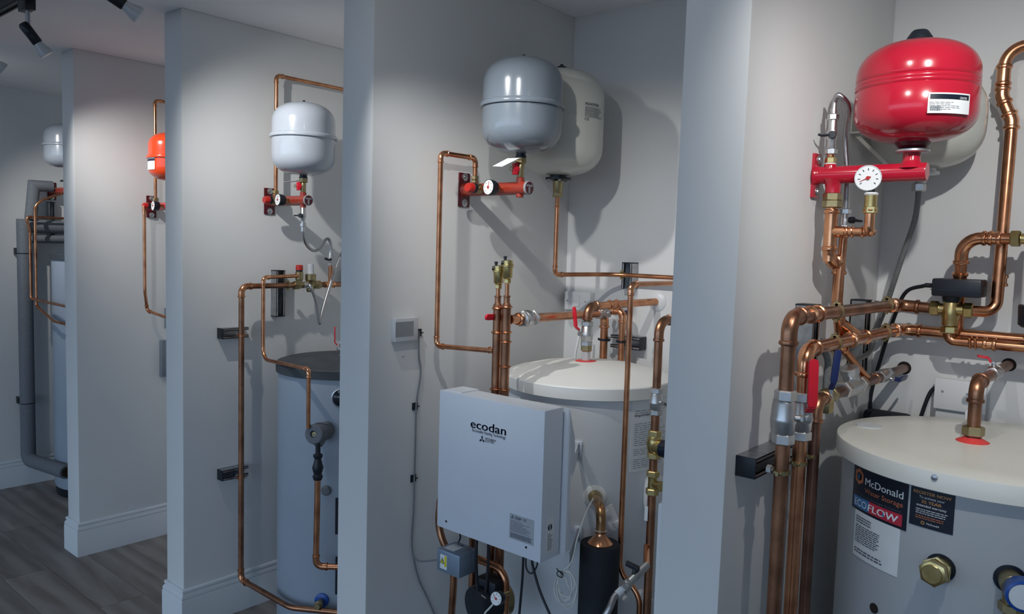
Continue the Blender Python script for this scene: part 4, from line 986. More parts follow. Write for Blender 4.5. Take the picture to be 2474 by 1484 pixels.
# top outlet
bP = V((-1.402, 2.0, 1.195)); to = thing('tank_outlet', 'copper outlet with red seal on the domed white lid, ending at the rosette', 'pipe', bP)
obj('red_seal', G().lathe(bP-EZ*.004, EZ, [(0, .035), (.004, .034), (.006, .016)], 28), rubber_m, to)
obj('clear_sleeve', G().cyl(bP, az(bP, 845), .0135, 16), clear_m, to)
nutpart(to, az(bP, 849), EZ, .022, .018, brass_old); nutpart(to, az(bP, 836), EZ, .016, .0175, chrome_m)
zo = A(1437, 740, X=-1.40).z; rP = A(1588, 729, Y=YB)
zv = (az(bP, 832).z+az(bP, 780).z)/2
ball_valve('ball_valve', 'nickel ball valve with upright red lever on the domed white lid', (bP.x, bP.y, zv), EZ, .0125, .078, EZ+V((-.15, 0, 0)), V((-.45, -1, 0)), lever_m, .085, lever_w=.014, grip_off=.25)
obj('tube', G().cyl(V((bP.x, bP.y, zv+.03)), V((bP.x, bP.y, zo-.02)), .011, 14), brass_old, to)
elbow(to, bP, V((bP.x, bP.y, zo)), V((rP.x, YB, rP.z)), .0125, copper_old, .028, .9)
e0 = V((bP.x, bP.y, zo)); e1 = V((rP.x, YB+.01, rP.z)); dd = (e1-e0).normalized()
obj('tube', G().cyl(e0+dd*.035, e1, .0125, 14), copper_m, to)
for px in (1467, 1481): ring(to, e0+dd*((ay(e0, px)-e0).length), dd, .0125)
ro = thing('wall_rosette', 'round white plastic rosette on the back wall around the copper outlet', 'rosette', (rP.x, YB, rP.z-.03))
obj('disc', G().lathe((rP.x, YB, rP.z), -EY, [(0, .034), (.002, .034), (.009, .024), (.010, .014)], 32), white_m, ro)
# twin risers with air vents
ytw = 1.648
for k, (px, ytop, yred, rnk) in enumerate(((1201, 633, 737, 'left'), (1222.5, 620, 735, 'right'))):
    base = A(px, 800, Y=ytw); x_ = base.x
    q = V((x_, ytw, base.z)); Z_ = lambda y_: az(q, y_).z
    t = thing('riser_pipe', 'copper riser with brass automatic air vent, %s of the pair behind the heating box' % rnk, 'pipe', (x_, ytw, .55), 'twin copper risers')
    o_ = (0, -13)[k]
    obj('tube', G().cyl((x_, ytw, .55), (x_, ytw, Z_(742)), .0127, 16), copper_old, t)
    for yy in ((745, 803, 940) if k == 0 else (742, 803, 826, 886, 942)): ring(t, (x_, ytw, Z_(yy)), EZ, .0127, copper_m)
    obj('reducer', G().lathe((x_, ytw, Z_(744)), EZ, [(0, .0138), (.006, .0138), (.014, .0092), (.018, .0088), (.030, .0088), (.031, .0105), (.034, .0105), (.035, .008)], 16), copper_old, t)
    obj('tube', G().cyl((x_, ytw, Z_(728)), (x_, ytw, Z_(695+o_)), .0062, 12), copper_m, t)
    zn = Z_(698+o_); v_ = thing('air_vent', 'brass automatic air vent with black cap on the %s riser' % rnk, 'air vent', (x_, ytw, zn), 'brass air vents')
    nutpart(v_, (x_, ytw, zn), EZ, .013, .0105, brass_m); h_ = Z_(641+o_)-zn
    obj('float_chamber', G().lathe((x_, ytw, zn+.012), EZ, [(0, .007), (.002, .011), (.006, .0138), (h_*.5, .0145), (h_*.52, .0168), (h_*.62, .0168), (h_*.64, .0145), (h_-.014, .0142), (h_-.012, .006)], 20), brass_m, v_)
    sv = V((-.75, -.66, 0)); zc_ = zn+h_*.86
    obj('side_plug', G().cyl(V((x_, ytw, zc_))+sv*.010, V((x_, ytw, zc_))+sv*.019, .0062, 14), blackmetal_m, v_)
    obj('vent_cap', G().lathe(V((x_, ytw, zn+h_-.004))+sv*.008, EZ, [(0, .004), (.009, .004), (.010, .0055), (.014, .005), (.0145, 0)], 12), black_m, v_)
    if k == 0: q1 = q
    else: q2 = q
ztee = A(1200, 850, Y=ytw).z
# 15 mm loop from manifold
xl = X2+.05; yl = A(1062, 500, X=xl).y
zt_ = A(1147, 378, X=xl).z; ztl = A(1062, 373, X=xl).z; zbl = A(1057, 836, X=xl).z
lp = [V((xl, 1.80, 1.7236+.03)), V((xl, 1.80, (zt_+ztl)/2)), V((xl, yl, (zt_+ztl)/2)), V((xl, yl, zbl)), V((q1.x, ytw-.001, ztee+.002))]
lp[3].z = zbl; L_ = pipe('copper_pipe', 'thin copper loop from the orange manifold down to the left twin riser', lp, r15, 'eee', fm=copper_new, group=GC)
nutpart(L_, V((xl, 1.80, 1.7236+.022)), EZ, .008, .0135, brass_old); nutpart(L_, V((xl, 1.80, 1.7236+.032)), EZ, .012, .0125, brass_old)
coupling(L_, V((q1.x-.026, ytw-.001, ztee+.002)), V((q1.x-.012, ytw-.001, ztee+.002)), r15, copper_new)
# horizontal 28 mm pipe to the back
h0 = V((q2.x+.002, ytw+.012, A(1245, 773, Y=ytw+.02).z)); h1 = V((-1.528, 2.285, A(1462, 757, Y=2.285).z))
hz = pipe('copper_pipe', 'copper pipe running from the twin risers over the white lid to the back wall', [h0, h1, V((h1.x, h1.y, .9))], .0135, 'e', fm=copper_new, group=GC)
dh_ = (h1-h0).normalized(); ring(hz, h0+dh_*.045, dh_, .0135)
ball_valve('ball_valve', 'nickel valve with red lever behind the twin risers', h0+dh_*.10, dh_, .0155, .075, -dh_, V((-1, -.1, .1)), lever_m, .155, lever_w=.014, grip_off=.5)
ball_valve('ball_valve', 'nickel valve with navy lever over the back of the white lid', h0+dh_*.615, dh_, .0125, .085, dh_+V((.25, 0, 0)), V((1, .1, .1)), blue_m, .12, lever_w=.014, grip_off=.3)
x2_ = A(1503, 800, Y=2.29).x; z2_ = A(1498, 752, Y=2.29).z
pipe('copper_pipe', 'copper pipe dropping behind the white lid beside the back wall channel', [V((h1.x+.03, 2.29, z2_)), V((x2_, 2.29, z2_)), V((x2_, 2.29, .9))], .0115, 'e', fm=copper_new, group=GC)
# back wall channels
b1, b2 = A(1487, 820, Y=YB), A(1564, 838, Y=YB-.041)
strut('channel_rail', 'short horizontal galvanised channel on the back wall above the white lid', 0, (A(1490, 822, Y=YB).x, YB-.041, A(1540, 840, Y=YB).z-.004), (A(1560, 822, Y=YB).x, YB, A(1540, 812, Y=YB).z), -EY, EX, (0, 1))
clamp('pipe_clamp', 'dark pipe ring on the drop pipe left of the horizontal channel', (h1.x, 2.285, A(1468, 822, Y=2.285).z), EZ, .0135, EY, m=blackmetal_m, stem=.02)
clamp('pipe_clamp', 'dark pipe ring on the drop pipe in front of the horizontal channel', (x2_, 2.29, A(1503, 826, Y=2.29).z), EZ, .0115, EY, m=blackmetal_m, stem=.02)
u0, u1_ = A(1523, 636, Y=YB), A(1523, 698, Y=YB)
strut('channel_rail', 'upright galvanised channel on the back wall holding a thin copper pipe', 0, (A(1522, 660, Y=YB).x-.008, YB-.041, u1_.z), (A(1522, 660, Y=YB).x+.033, YB, u0.z), -EY, EZ, (0, 1))
# cream vessel outlet pipe
zf = A(1347, 445, Y=yw_).z; zcp = A(1345, 664, Y=yw_).z
cpX = A(1480, 663, Y=2.30)
ov = pipe('copper_pipe', 'thin copper pipe from the tall cream vessel along the back wall', [V((xw_, yw_, zf-.03)), V((xw_, yw_, zcp)), V((cpX.x, 2.30, cpX.z)), V((X3-T-.002, 2.30, cpX.z-.002))], r15, 'eb', fm=copper_new, group=GC, bendR=.1)
bf = thing('brass_adapter', 'brass adapter under the flange of the tall cream vessel', 'fitting', V((xw_, yw_, zf-.045)))
obj('body', G().lathe((xw_, yw_, zf-.034), EZ, [(0, .013), (.004, .0148), (.03, .017), (.044, .0178), (.046, .015)], 18), brass_old, bf); nutpart(bf, (xw_, yw_, zf-.044), EZ, .016, .0175, brass_old)
ring(ov, V((xw_, yw_, zf-.075)), EZ, r15)
clamp('pipe_clamp', 'brass pipe ring at the upright back wall channel', A(1502, 664, Y=2.30), EX, r15, EY, stem=.012)
# thin vertical pipe in front of the tank, going back at the top
xa = A(1516, 900, Y=1.80).x; za = A(1530, 688, Y=1.80).z; zb_ = A(1507, 1385, Y=1.80).z
q = V((xa, 1.80, zb_)); q4 = V((ax(q, 1548).x, 1.80, az(ax(q, 1548), 1440).z))
pipe('copper_pipe', 'thin copper pipe crossing in front of the white cylinder and kinked near the bottom', [V((xa, YB-.02, za)), V((xa, 1.80, za)), V((xa, 1.80, zb_)), q4, q4-EZ*.35], r15*1.02, 'ebb', fm=copper_new, group=GC, bendR=.06)
# 22 mm riser with valve and brass fittings
xb_ = A(1588, 900, Y=1.80).x; zbt = A(1596, 776, Y=1.80).z; q = V((xb_, 1.80, 1.0)); Z_ = lambda y_: az(q, y_).z
rp_ = pipe('copper_pipe', 'tarnished copper riser next to the near partition edge, turning back at the top', [V((xb_, 1.98, zbt)), V((xb_, 1.80, zbt)), V((xb_, 1.80, .12))], .0112, 'e', m=copper_old, fm=copper_old, group=GC, R=.036)
ball_valve('ball_valve', 'nickel ball valve with short lever on the riser beside the near partition', (xb_, 1.80, Z_(970)), EZ, .0112, abs(Z_(938)-Z_(1004)), V((1, .2, -.3)), V((1, -.3, 0)), black_m, .03, lever_w=.008)
fv = thing('mixing_valve', 'brass valve with blue scale knob on the riser beside the near partition', 'valve', (xb_, 1.80, Z_(1105)))
obj('body', G().lathe((xb_, 1.80, Z_(1098)), EZ, [(0, .013), (.012, .018), (.03, .021), (.045, .018), (Z_(1052)-Z_(1098), .013)], 20).lathe((xb_, 1.80, Z_(1078)), V((1, -.15, 0)), [(0, .018), (.022, .0225), (.028, .0225)], 20), brass_m, fv)
nutpart(fv, (xb_, 1.80, Z_(1056)), EZ, abs(Z_(1040)-Z_(1056)), .0175, brass_m); nutpart(fv, (xb_, 1.80, Z_(1108)), EZ, abs(Z_(1094)-Z_(1108)), .0185, brass_m)
obj('knob', G().lathe(V((xb_, 1.80, Z_(1078)))+V((.028, -.0042, 0)), V((1, -.15, 0)), [(0, .0235), (.02, .0235), (.024, .020), (.024, 0)], 22), labelnavy_m, fv)
fv = thing('tee_fitting', 'brass compression tee on the riser below the blue scale knob', 'fitting', (xb_, 1.80, Z_(1195)))
obj('body', G().cyl((xb_, 1.80, Z_(1185)), (xb_, 1.80, Z_(1148)), .0125, 18).lathe((xb_, 1.80, Z_(1168)), V((1, -.3, 0)), [(0, .010), (.02, .011), (.03, .014), (.034, .014), (.036, .009)], 16), brass_m, fv)
nutpart(fv, (xb_, 1.80, Z_(1153)), EZ, abs(Z_(1137)-Z_(1153)), .0178, brass_m); nutpart(fv, (xb_, 1.80, Z_(1196)), EZ, abs(Z_(1180)-Z_(1196)), .0178, brass_m)
q_ = V((xb_-.004, 1.7875, Z_(1240))); tag(obj('paper_sticker', G().obox(q_-EX*.004, EX, EY, EZ, .010, .001, Z_(1205)-Z_(1240)), paper_m), 'narrow white paper sticker on the tarnished riser', 'sticker')

# white controller case on the hidden side of the near partition
w0 = A(1572, 1350, Y=1.50)
wc = thing('controller_case', 'white rounded controller case on the far side of the near partition', 'case', (X3-T-.03, 1.45, .55))
obj('case', G().box((X3-T-.026, 1.455, .52), (X3-T-.001, 1.66, A(1590, 1214, Y=1.455).z)), white_m, wc, bevel=.008)
obj('back_plate', G().box((X3-T-.001, 1.46, .53), (X3-T, 1.655, .93)), pale_m, wc)
# black insulated pipe with copper cone
ic = A(1450, 1312, Y=1.735); xi, yi, zi = ic.x, ic.y, ic.z
ins = thing('insulated_pipe', 'thick black foam lagged pipe with copper cone top standing before the white cylinder', 'pipe', (xi, yi, .05))
obj('lagging', G().lathe((xi, yi, .05), EZ, [(0, .0545), (zi-.05-.004, .0545), (zi-.05, .0525), (zi-.05, .035)], 40), foam_m, ins)
obj('cone', G().lathe((xi, yi, zi-.002), EZ, [(0, .0345), (.003, .0345), (.022, .016), (.030, .0145), (.033, .014)], 32), copper_new, ins)
P, d = boss(1437, 1200, tcc, tr_)
pa = V((xi, yi, P.z)); zel = A(1445, 1215, Y=1.63).z
e_ = [V((xi, yi, zi+.02)), V((xi, yi, P.z)), P+d*.0]
obj('bend', G().tube([e_[0]]+arc(e_[0], e_[1], e_[2], .06)+[e_[2]], .0135, 16), copper_heat, ins)
ring(ins, V((xi, yi, zi+.036)), EZ, .0135, chrome_m, w=.0015)
obj('socket', G().cyl((xi, yi, zi+.018), (xi, yi, zi+.033), .0146, 16), copper_old, ins)
obj('elbow_collar', G().lathe(P-d*.002, d, [(0, .02), (.008, .02), (.018, .016), (.022, .0145)], 20), brass_old, ins)
obj('rosette', G().lathe(P-d*.006, d, [(0, .033), (.007, .033), (.009, .028)], 28), lidw_m, tkc)
# folded plastic clip card on the jacket
P2, d2 = boss(1470, 1252, tcc, tr_); s2_ = d2.cross(EZ)
cc_ = thing('plastic_clip_card', 'white moulded plastic clip card tucked behind the copper bend', 'clip card', P2)
up_ = (EZ*.45+s2_*-.9).normalized(); si_ = up_.cross(d2)
obj('plate', G().obox(P2+d2*.010, up_, si_, d2, .05, .075, .003), white_m, cc_)
for a_, b_ in ((.012, .022), (-.012, .018), (.0, -.02)): obj('rib', G().obox(P2+d2*.014+up_*a_+si_*b_, up_, si_, d2, .016, .018, .006), white_m, cc_, bevel=.001)
# probe cables and coil
def cable(name, label, pts, r, m, cat='cable', n=8, group=None):
    return tag(obj(name, G().tube(smooth_path(pts, n), r, 8), m), label, cat, group)
cable('probe_cable', 'thin white probe cable sloping from the copper bend down to the coil', [A(1433, 1205, Y=1.715), A(1415, 1240, Y=1.66), A(1395, 1300, Y=1.62), A(1380, 1360, Y=1.60), A(1352, 1385, Y=1.60)], .0022, wcable_m)
cen = A(1366, 1418, Y=1.60); cpts = []
for k in range(64):
    a = k*.4; rad = .030+.010*math.sin(k*.13)+.004*math.sin(k*.7)
    cpts.append(V((cen.x+rad*.86*math.cos(a)+.006*math.sin(k*.11), 1.60+.003*math.sin(k*1.3), cen.z+rad*1.25*math.sin(a)-.004*(k % 7)/7)))
cable('cable_coil', 'coil of thin white cable hanging beside the black lagged pipe', cpts, .0022, wcable_m, n=3)
q = A(1353, 1388, Y=1.59); tag(obj('cable_tie', G().tube([q+V((.010*math.cos(t), 0, .008*math.sin(t))) for t in [k*math.pi/6 for k in range(13)]]+[q+V((-.012, 0, .012))], .0014, 6), black_m), 'black tie around the white cable coil', 'cable tie')
# tap with black lever and braided hose, bottom right
tp = A(1530, 1398, Y=1.68)
bt = thing('drain_tap', 'nickel drain tap with black lever near the bottom of the white cylinder', 'tap', tp)
dv = (A(1565, 1368, Y=1.72)-A(1500, 1432, Y=1.64)).normalized()
obj('body', G().lathe(tp-dv*.035, dv, [(0, .010), (.006, .0135), (.018, .0135), (.022, .0105), (.04, .0115), (.07, .0105), (.09, .009)], 16), chrome_m, bt); nutpart(bt, tp-dv*.042, dv, .018, .015, chrome_m)
hp = tp+EZ*.012+dv*.006
obj('tap_lever', G().cyl(tp, hp+EZ*.008, .006, 12).obox(hp+EZ*.014+V((-.008, 0, .0)), V((1, .2, -.25)), V((-.2, 1, 0)), EZ, .036, .013, .012), black_m, bt, bevel=.002)
obj('tail', G().cyl(tp+dv*.05, V((xb_-.006, 1.795, (tp+dv*.085).z)), .0085, 12), copper_m, bt)
bh = thing('braided_hose', 'braided steel hose leaving the drain tap towards the floor', 'hose', A(1440, 1500, Y=1.58))
obj('hose', G().tube(smooth_path([tp-dv*.04, tp-dv*.07, A(1470, 1475, Y=1.60), A(1430, 1540, Y=1.57)], 8), .0085, 12), braid_m, bh)
obj('ferrule', G().cyl(tp-dv*.035, tp-dv*.06, .0098, 14), white_m, bh)
P, d = boss(1545, 1440, tcc, tr_)
pb_ = thing('sensor_pocket', 'white plastic sensor pocket low on the white cylinder', 'pocket', P); obj('housing', G().lathe(P-d*.003, d, [(0, .020), (.02, .018), (.024, .012), (.05, .009), (.052, 0)], 18), white_m, pb_)
P, d = boss(1510, 1447, tcc, tr_); obj('grommet', G().lathe(P-d*.003, d, [(0, .010), (.012, .009), (.013, .004), (.008, 0)], 16), white_m, tkc)

# the white heating box
BX0, BX1, BY0, BY1, BZ0, BZ1 = -1.5435, -1.169, 1.500, 1.577, .753, 1.1425
bx = thing('heating_box', 'white sheet steel heating controller box with dark lettering mounted before the cylinder', 'controller', ((BX0+BX1)/2, BY0, BZ0))
obj('cover', G().box((BX0, BY0, BZ0), (BX1, BY1, BZ1)), boxw_m, bx, bevel=.003)
obj('top_flange', G().box((BX0+.012, BY0+.012, BZ1), (BX0+.075, BY1+.004, BZ1+.0022)), boxw_m, bx)
bk = thing('box_bracket', 'white folded steel bracket fixing the heating box to the cylinder', 'bracket', (BX1, BY1, BZ0))
obj('side_plate', G().box((BX0+.02, BY1+.006, BZ0-.0), (BX1+.012, BY1+.008, BZ1-.004)), boxw_m, bk)
obj('wing', G().prism([(0, .006), (.0, BZ1-BZ0-.004), (.026, BZ1-BZ0-.085), (.030, BZ1-BZ0-.13), (.014, BZ1-BZ0-.18), (.010, .13), (.022, .05), (.024, .012)], (BX1+.012, BY1+.008, BZ0), EY, EZ, .002), boxw_m, bk)
for py in (1085, 1290):
    P, d = boss(1397, py, tcc, tr_); s_ = d.cross(EZ)
    lug = obj('lug', G().obox(P+d*.003, s_, EZ, d, .022, .046, .006), boxw_m, bk, bevel=.002)
    for dz in (-.012, .012): obj('bolt', G().nut(P+d*.006+EZ*dz, d, .003, .0048), steel_m, lug)
    e0_, e1__ = P+d*.003, V((BX1+.013, BY1+.028, P.z)); dr_ = (e1__-e0_).normalized()
    obj('arm', G().obox((e0_+e1__)/2, dr_, EZ, dr_.cross(EZ), (e1__-e0_).length, .044, .002), boxw_m, bk)
fp = BY0
F_ = lambda px, py: A(px, py, Y=fp)
a_, b_ = F_(1137, 1034), F_(1223, 1049)
zl_ = (a_.z+b_.z)/2; hgt = .021
put_text(bx, 'ecodan', V((a_.x, fp, zl_-.001)), EX, EZ, ink_m, width=b_.x-a_.x, height=.0225, bold=.018, eps=.0008)
a_, b_ = F_(1141, 1043), F_(1222, 1059); put_text(bx, 'Renewable Heating Technology', V((a_.x, fp, (a_.z+b_.z)/2-.001)), EX, EZ, ink_m, width=b_.x-a_.x, height=.0085, eps=.0008)
def diamonds(c, s, m, parent, e=.0008):
    g = G()
    for k in range(3):
        a = math.pi/2+k*2*math.pi/3; d_ = V((math.cos(a), 0, math.sin(a))); n_ = V((-math.sin(a), 0, math.cos(a)))
        g.quad(c-EY*e, c-EY*e+d_*s*.5+n_*s*.29, c-EY*e+d_*s, c-EY*e+d_*s*.5-n_*s*.29)
    return obj('three_diamond_logo', g, m, parent, smooth=0)
c_ = F_(1165, 1062); diamonds(V((c_.x, fp, c_.z)), .0115, ink_m, bx)
a_, b_ = F_(1173, 1063), F_(1198, 1068); put_text(bx, 'MITSUBISHI', V((a_.x, fp, a_.z+.001)), EX, EZ, ink_m, width=b_.x-a_.x, height=.0055, bold=.01, eps=.0008)
a_, b_ = F_(1173, 1068), F_(1195, 1073); put_text(bx, 'ELECTRIC', V((a_.x, fp, a_.z+.0005)), EX, EZ, ink_m, width=b_.x-a_.x, height=.0055, bold=.01, eps=.0008)
a_, b_ = F_(1232, 1240), F_(1289, 1317); lx0, lx1, lz1, lz0 = a_.x, b_.x, (a_.z+F_(1289, 1257).z)/2, (b_.z+F_(1230, 1302).z)/2
rl = obj('rating_label', G().box((lx0, fp-.0006, lz0), (lx1, fp, lz1)), silverlab_m, bx, smooth=0, label='silver rating label')
w = lx1-lx0; hh = lz1-lz0
diamonds(V((lx0+w*.12, fp-.0006, lz1-hh*.13)), .0055, ink_m, rl)
put_text(rl, 'MITSUBISHI', V((lx0+w*.24, fp-.0006, lz1-hh*.13)), EX, EZ, ink_m, width=w*.26, height=.004, eps=.0005); put_text(rl, 'ELECTRIC', V((lx0+w*.24, fp-.0006, lz1-hh*.19)), EX, EZ, ink_m, width=w*.22, height=.004, eps=.0005)
put_text(rl, 'CE', V((lx0+w*.56, fp-.0006, lz1-hh*.16)), EX, EZ, ink_m, height=.006, eps=.0005)
obj('small_print', print_lines(V((lx0+w*.06, fp-.0012, lz1-hh*.24)), EX, EZ, w*.86, hh*.46, 8, .45, .28, 21), greyink_m, rl, smooth=0)
obj('bold_print', print_lines(V((lx0+w*.06, fp-.0012, lz1-hh*.74)), EX, EZ, w*.88, hh*.2, 4, .7, .45, 22), ink_m, rl, smooth=0)
for q in ((1078, 1260), (1271, 1323)): c_ = F_(*q); obj('cover_screw', G().lathe((c_.x, fp+.0005, c_.z), -EY, [(0, .0036), (.001, .0034), (.0012, 0)], 12), blackmetal_m, bx)
c_ = A(1325, 1300, X=BX1); sl_ = obj('side_label', G().box((BX1, 1.522, .772), (BX1+.0006, 1.552, .862)), paper_m, bx, smooth=0, label='white side label with dark round symbol')
obj('round_symbol', G().lathe((BX1+.0005, 1.535, .838), EX, [(0, .0085), (.0006, .0085)], 20), ink_m, sl_)
obj('symbol_cut', G().box((BX1+.001, 1.5335, .830), (BX1+.0014, 1.5362, .846)), paper_m, sl_)
obj('small_print', print_lines(V((BX1+.001, 1.526, .822)), EY, EZ, .022, .045, 9, .6, .4, 31), greyink_m, sl_, smooth=0)
# things below the box
jb0, jb1 = A(1056, 1322, Y=1.47), A(1112, 1388, Y=1.47)
jb = thing('junction_box', 'small blue grey metal box with yellow warning label under the heating box', 'junction box', (jb0.x, 1.47, jb1.z))
jx0, jx1, jz0, jz1 = jb0.x, A(1110, 1360, Y=1.47).x, .632, .632+.072
jz1 = A(1060, 1326, Y=1.47).z; jz0 = jz1-.062
obj('case', G().box((jx0, 1.47, jz0), (jx1, 1.545, jz1)), mat('blue_grey_metal', (.26, .34, .44), .35, .5), jb, bevel=.003)
fl_ = obj('warning_label', G().box((jx0+.014, 1.4694, jz0+.010), (jx0+.040, 1.47, jz1-.012)), paper_m, jb, smooth=0)
obj('yellow_panel', G().box((jx0+.031, 1.4690, jz0+.018), (jx0+.039, 1.4694, jz1-.014)), yellow_m, fl_, smooth=0)
tx, tz = jx0+.0225, jz0+.033
obj('warning_triangle', G().prism([(-.0085, -.008), (.0085, -.008), (0, .009)], V((tx, 1.4690, tz)), EX, EZ, .0004), ink_m, fl_, smooth=0)
obj('triangle_field', G().prism([(-.006, -.0065), (.006, -.0065), (0, .0055)], V((tx, 1.4686, tz)), EX, EZ, .0004), yellow_m, fl_, smooth=0)
obj('bolt_symbol', G().prism([(-.001, -.004), (.002, -.0005), (.0005, 0), (.0012, .003), (-.0018, -.0002), (-.0002, -.0008)], V((tx, 1.4682, tz)), EX, EZ, .0004), ink_m, fl_, smooth=0)
obj('top_label', G().box((jx0+.012, 1.485, jz1), (jx0+.05, 1.525, jz1+.0006)), paper_m, jb, smooth=0)
# copper under the box
xlb = A(1055, 1262, Y=1.60).x
lbp = thing('copper_pipe', 'copper pipe bending round the lower left edge of the heating box', 'pipe', V((xlb+.08, 1.62, .40)), GC)
obj('tube', G().tube(smooth_path([V((BX0+.10, 1.605, .915)), V((BX0+.03, 1.60, .905)), A(1072, 1195, Y=1.60), A(1062, 1228, Y=1.60), A(1061, 1270, Y=1.60), A(1071, 1310, Y=1.60), A(1090, 1345, Y=1.61), A(1096, 1400, Y=1.61), A(1090, 1500, Y=1.61)], 8), r22, 14), copper_old, lbp)
xj = A(1142, 1370, Y=1.60).x
pj = pipe('copper_pipe', 'copper pipe dropping below the middle of the heating box with tee', [V((xj, 1.60, .76)), V((xj, 1.60, .30))], r22, '', m=copper_old, group=GC)
coupling(pj, V((xj, 1.60, .665)), V((xj, 1.60, .715)), r22, copper_old, 'tee')
zbr = A(1180, 1360, Y=1.60).z; xk = A(1222, 1420, Y=1.60).x
pipe('copper_pipe', 'copper pipe arching from the tee over the circulating pump', [V((xj, 1.60, zbr)), V((xk, 1.60, zbr-.004)), V((xk, 1.60, .30))], r22, 'b', m=copper_m, bendR=.045, group=GC)
pc = A(1178, 1450, Y=1.57)
pm = thing('circulating_pump', 'black circulating pump with gauge under the heating box', 'pump', (pc.x, 1.57, pc.z-.07))
obj('motor', G().lathe((pc.x, 1.61, pc.z-.01), V((-.25, -1, 0)), [(0, .04), (.01, .052), (.07, .052), (.078, .048)], 30), black_m, pm)
obj('terminal_box', G().box((pc.x-.035, 1.555, pc.z+.02), (pc.x+.04, 1.61, pc.z+.062)), black_m, pm, bevel=.006)
obj('volute', G().lathe((pc.x, 1.605, pc.z-.01), V((.25, 1, 0)), [(0, .045), (.03, .05), (.045, .03)], 24).nut((pc.x-.045, 1.60, pc.z-.09), EZ, .03, .026), brass_old, pm)
q = A(1168, 1445, Y=1.52); put_text(pm, 'GRUNDFOS', V((q.x-.012, 1.525, q.z)), V((1, -.25, 0)).normalized(), EZ, lwhite_m, height=.004, width=.022, eps=.0)
gq = A(1198, 1447, Y=1.50)
tgz = thing('pressure_gauge', 'small round gauge with red needle in front of the circulating pump', 'gauge', gq-EZ*.02)
gauge(tgz, gq, V((.15, -1, .25)), .0185, .03, black_m, (140, 1), 7, 'gauge_case'); obj('stem', G().cyl(gq+V((0, .02, 0)), gq+V((0, .05, 0)), .005, 10), brass_m, tgz)
cable('gauge_lead', 'short white lead hanging from the round gauge', [gq+V((-.006, -.004, -.016)), gq+V((-.016, -.008, -.03)), gq+V((-.03, -.01, -.05)), gq+V((-.034, -.01, -.09))], .0026, wcable_m)
cable('control_cable', 'black cable looping from the junction box up to the heating box', [V((jx0+.04, 1.53, jz1)), A(1105, 1318, Y=1.54), A(1112, 1300, Y=1.55), A(1110, 1285, Y=1.56)], .0026, bcable_m)
cable('control_cable', 'black cable bundle hanging behind the junction box', [V((jx1+.008, 1.53, .77)), V((jx1+.010, 1.525, .70)), V((jx1+.012, 1.53, .62)), V((jx1+.018, 1.54, .565)), V((jx1+.028, 1.55, .60)), V((jx1+.024, 1.56, .70)), V((jx1+.016, 1.56, .77))], .0042, bcable_m)
cable('control_cable', 'straight black cable sloping to the floor right of the pump', [A(1285, 1350, Y=1.54), A(1288, 1372, Y=1.54), A(1305, 1430, Y=1.54), A(1335, 1500, Y=1.54)], .0035, bcable_m)
cable('control_cable', 'upright black cable under the right half of the heating box', [A(1265, 1330, Y=1.57), A(1262, 1400, Y=1.57), A(1255, 1480, Y=1.57), A(1250, 1540, Y=1.57)], .0035, bcable_m)
cable('control_cable', 'small black loop under the lower right corner of the heating box', [A(1270, 1345, Y=1.55), A(1272, 1375, Y=1.55), A(1284, 1386, Y=1.55), A(1297, 1368, Y=1.55), A(1298, 1350, Y=1.55)], .0022, bcable_m)
# wall receiver, its cable and clips on the partition
r0, r1 = A(935, 772, X=X2), A(1009, 822, X=X2)
wr = thing('wall_receiver', 'pale grey wall receiver with screen on the partition', 'receiver', (X2, r0.y, r1.z))
yA, yBq = A(938, 795, X=X2).y, A(1010, 795, X=X2+.02).y; z1_, z0_ = A(970, 768, X=X2+.01).z, A(970, 825, X=X2+.01).z
obj('case', G().box((X2, yA+.01, z0_), (X2+.022, yBq, z1_)), pale_m, wr, bevel=.004)
obj('screen', G().box((X2+.0215, A(956, 795, X=X2+.022).y, z0_+.016), (X2+.0228, A(999, 795, X=X2+.022).y, z1_-.011)), screen_m, wr, smooth=0)
cb = [A(1012, 800, X=X2+.006), A(1012, 860, X=X2+.006), A(1016, 900, X=X2+.006), A(1006, 975, X=X2+.006), A(1003, 1080, X=X2+.006), A(1001, 1155, X=X2+.006), A(999, 1230, X=X2+.006), A(995, 1320, X=X2+.006), A(1010, 1355, X=X2+.04), V((jx0, 1.51, jz0+.02))]
cable('receiver_cable', 'grey cable from the wall receiver down to the blue grey box', cb, .0028, cable_m)
cable('receiver_cable', 'second grey cable sloping to the floor below the receiver cable', [A(998, 1345, X=X2+.006), A(1012, 1400, X=X2+.006), A(1035, 1450, X=X2+.006), A(1060, 1510, X=X2+.006)], .0025, cable_m)
for (px, py, wd_) in ((1012, 804, 'beside the wall receiver'), (1003, 982, 'upper one on the partition'), (999, 1156, 'lower one on the partition')):
    c_ = A(px, py, X=X2+.003); cl = thing('cable_clip', 'black adhesive cable clip, '+wd_, 'cable clip', c_, 'cable clips on the partition')
    obj('pad', G().box((X2, c_.y-.011, c_.z-.0115), (X2+.004, c_.y+.011, c_.z+.0115)), black_m, cl, bevel=.0008)
    obj('saddle', G().tube([V((X2+.004, c_.y+.004, c_.z)), V((X2+.010, c_.y+.006, c_.z)), V((X2+.0105, c_.y+.011, c_.z))], .002, 6), black_m, cl)
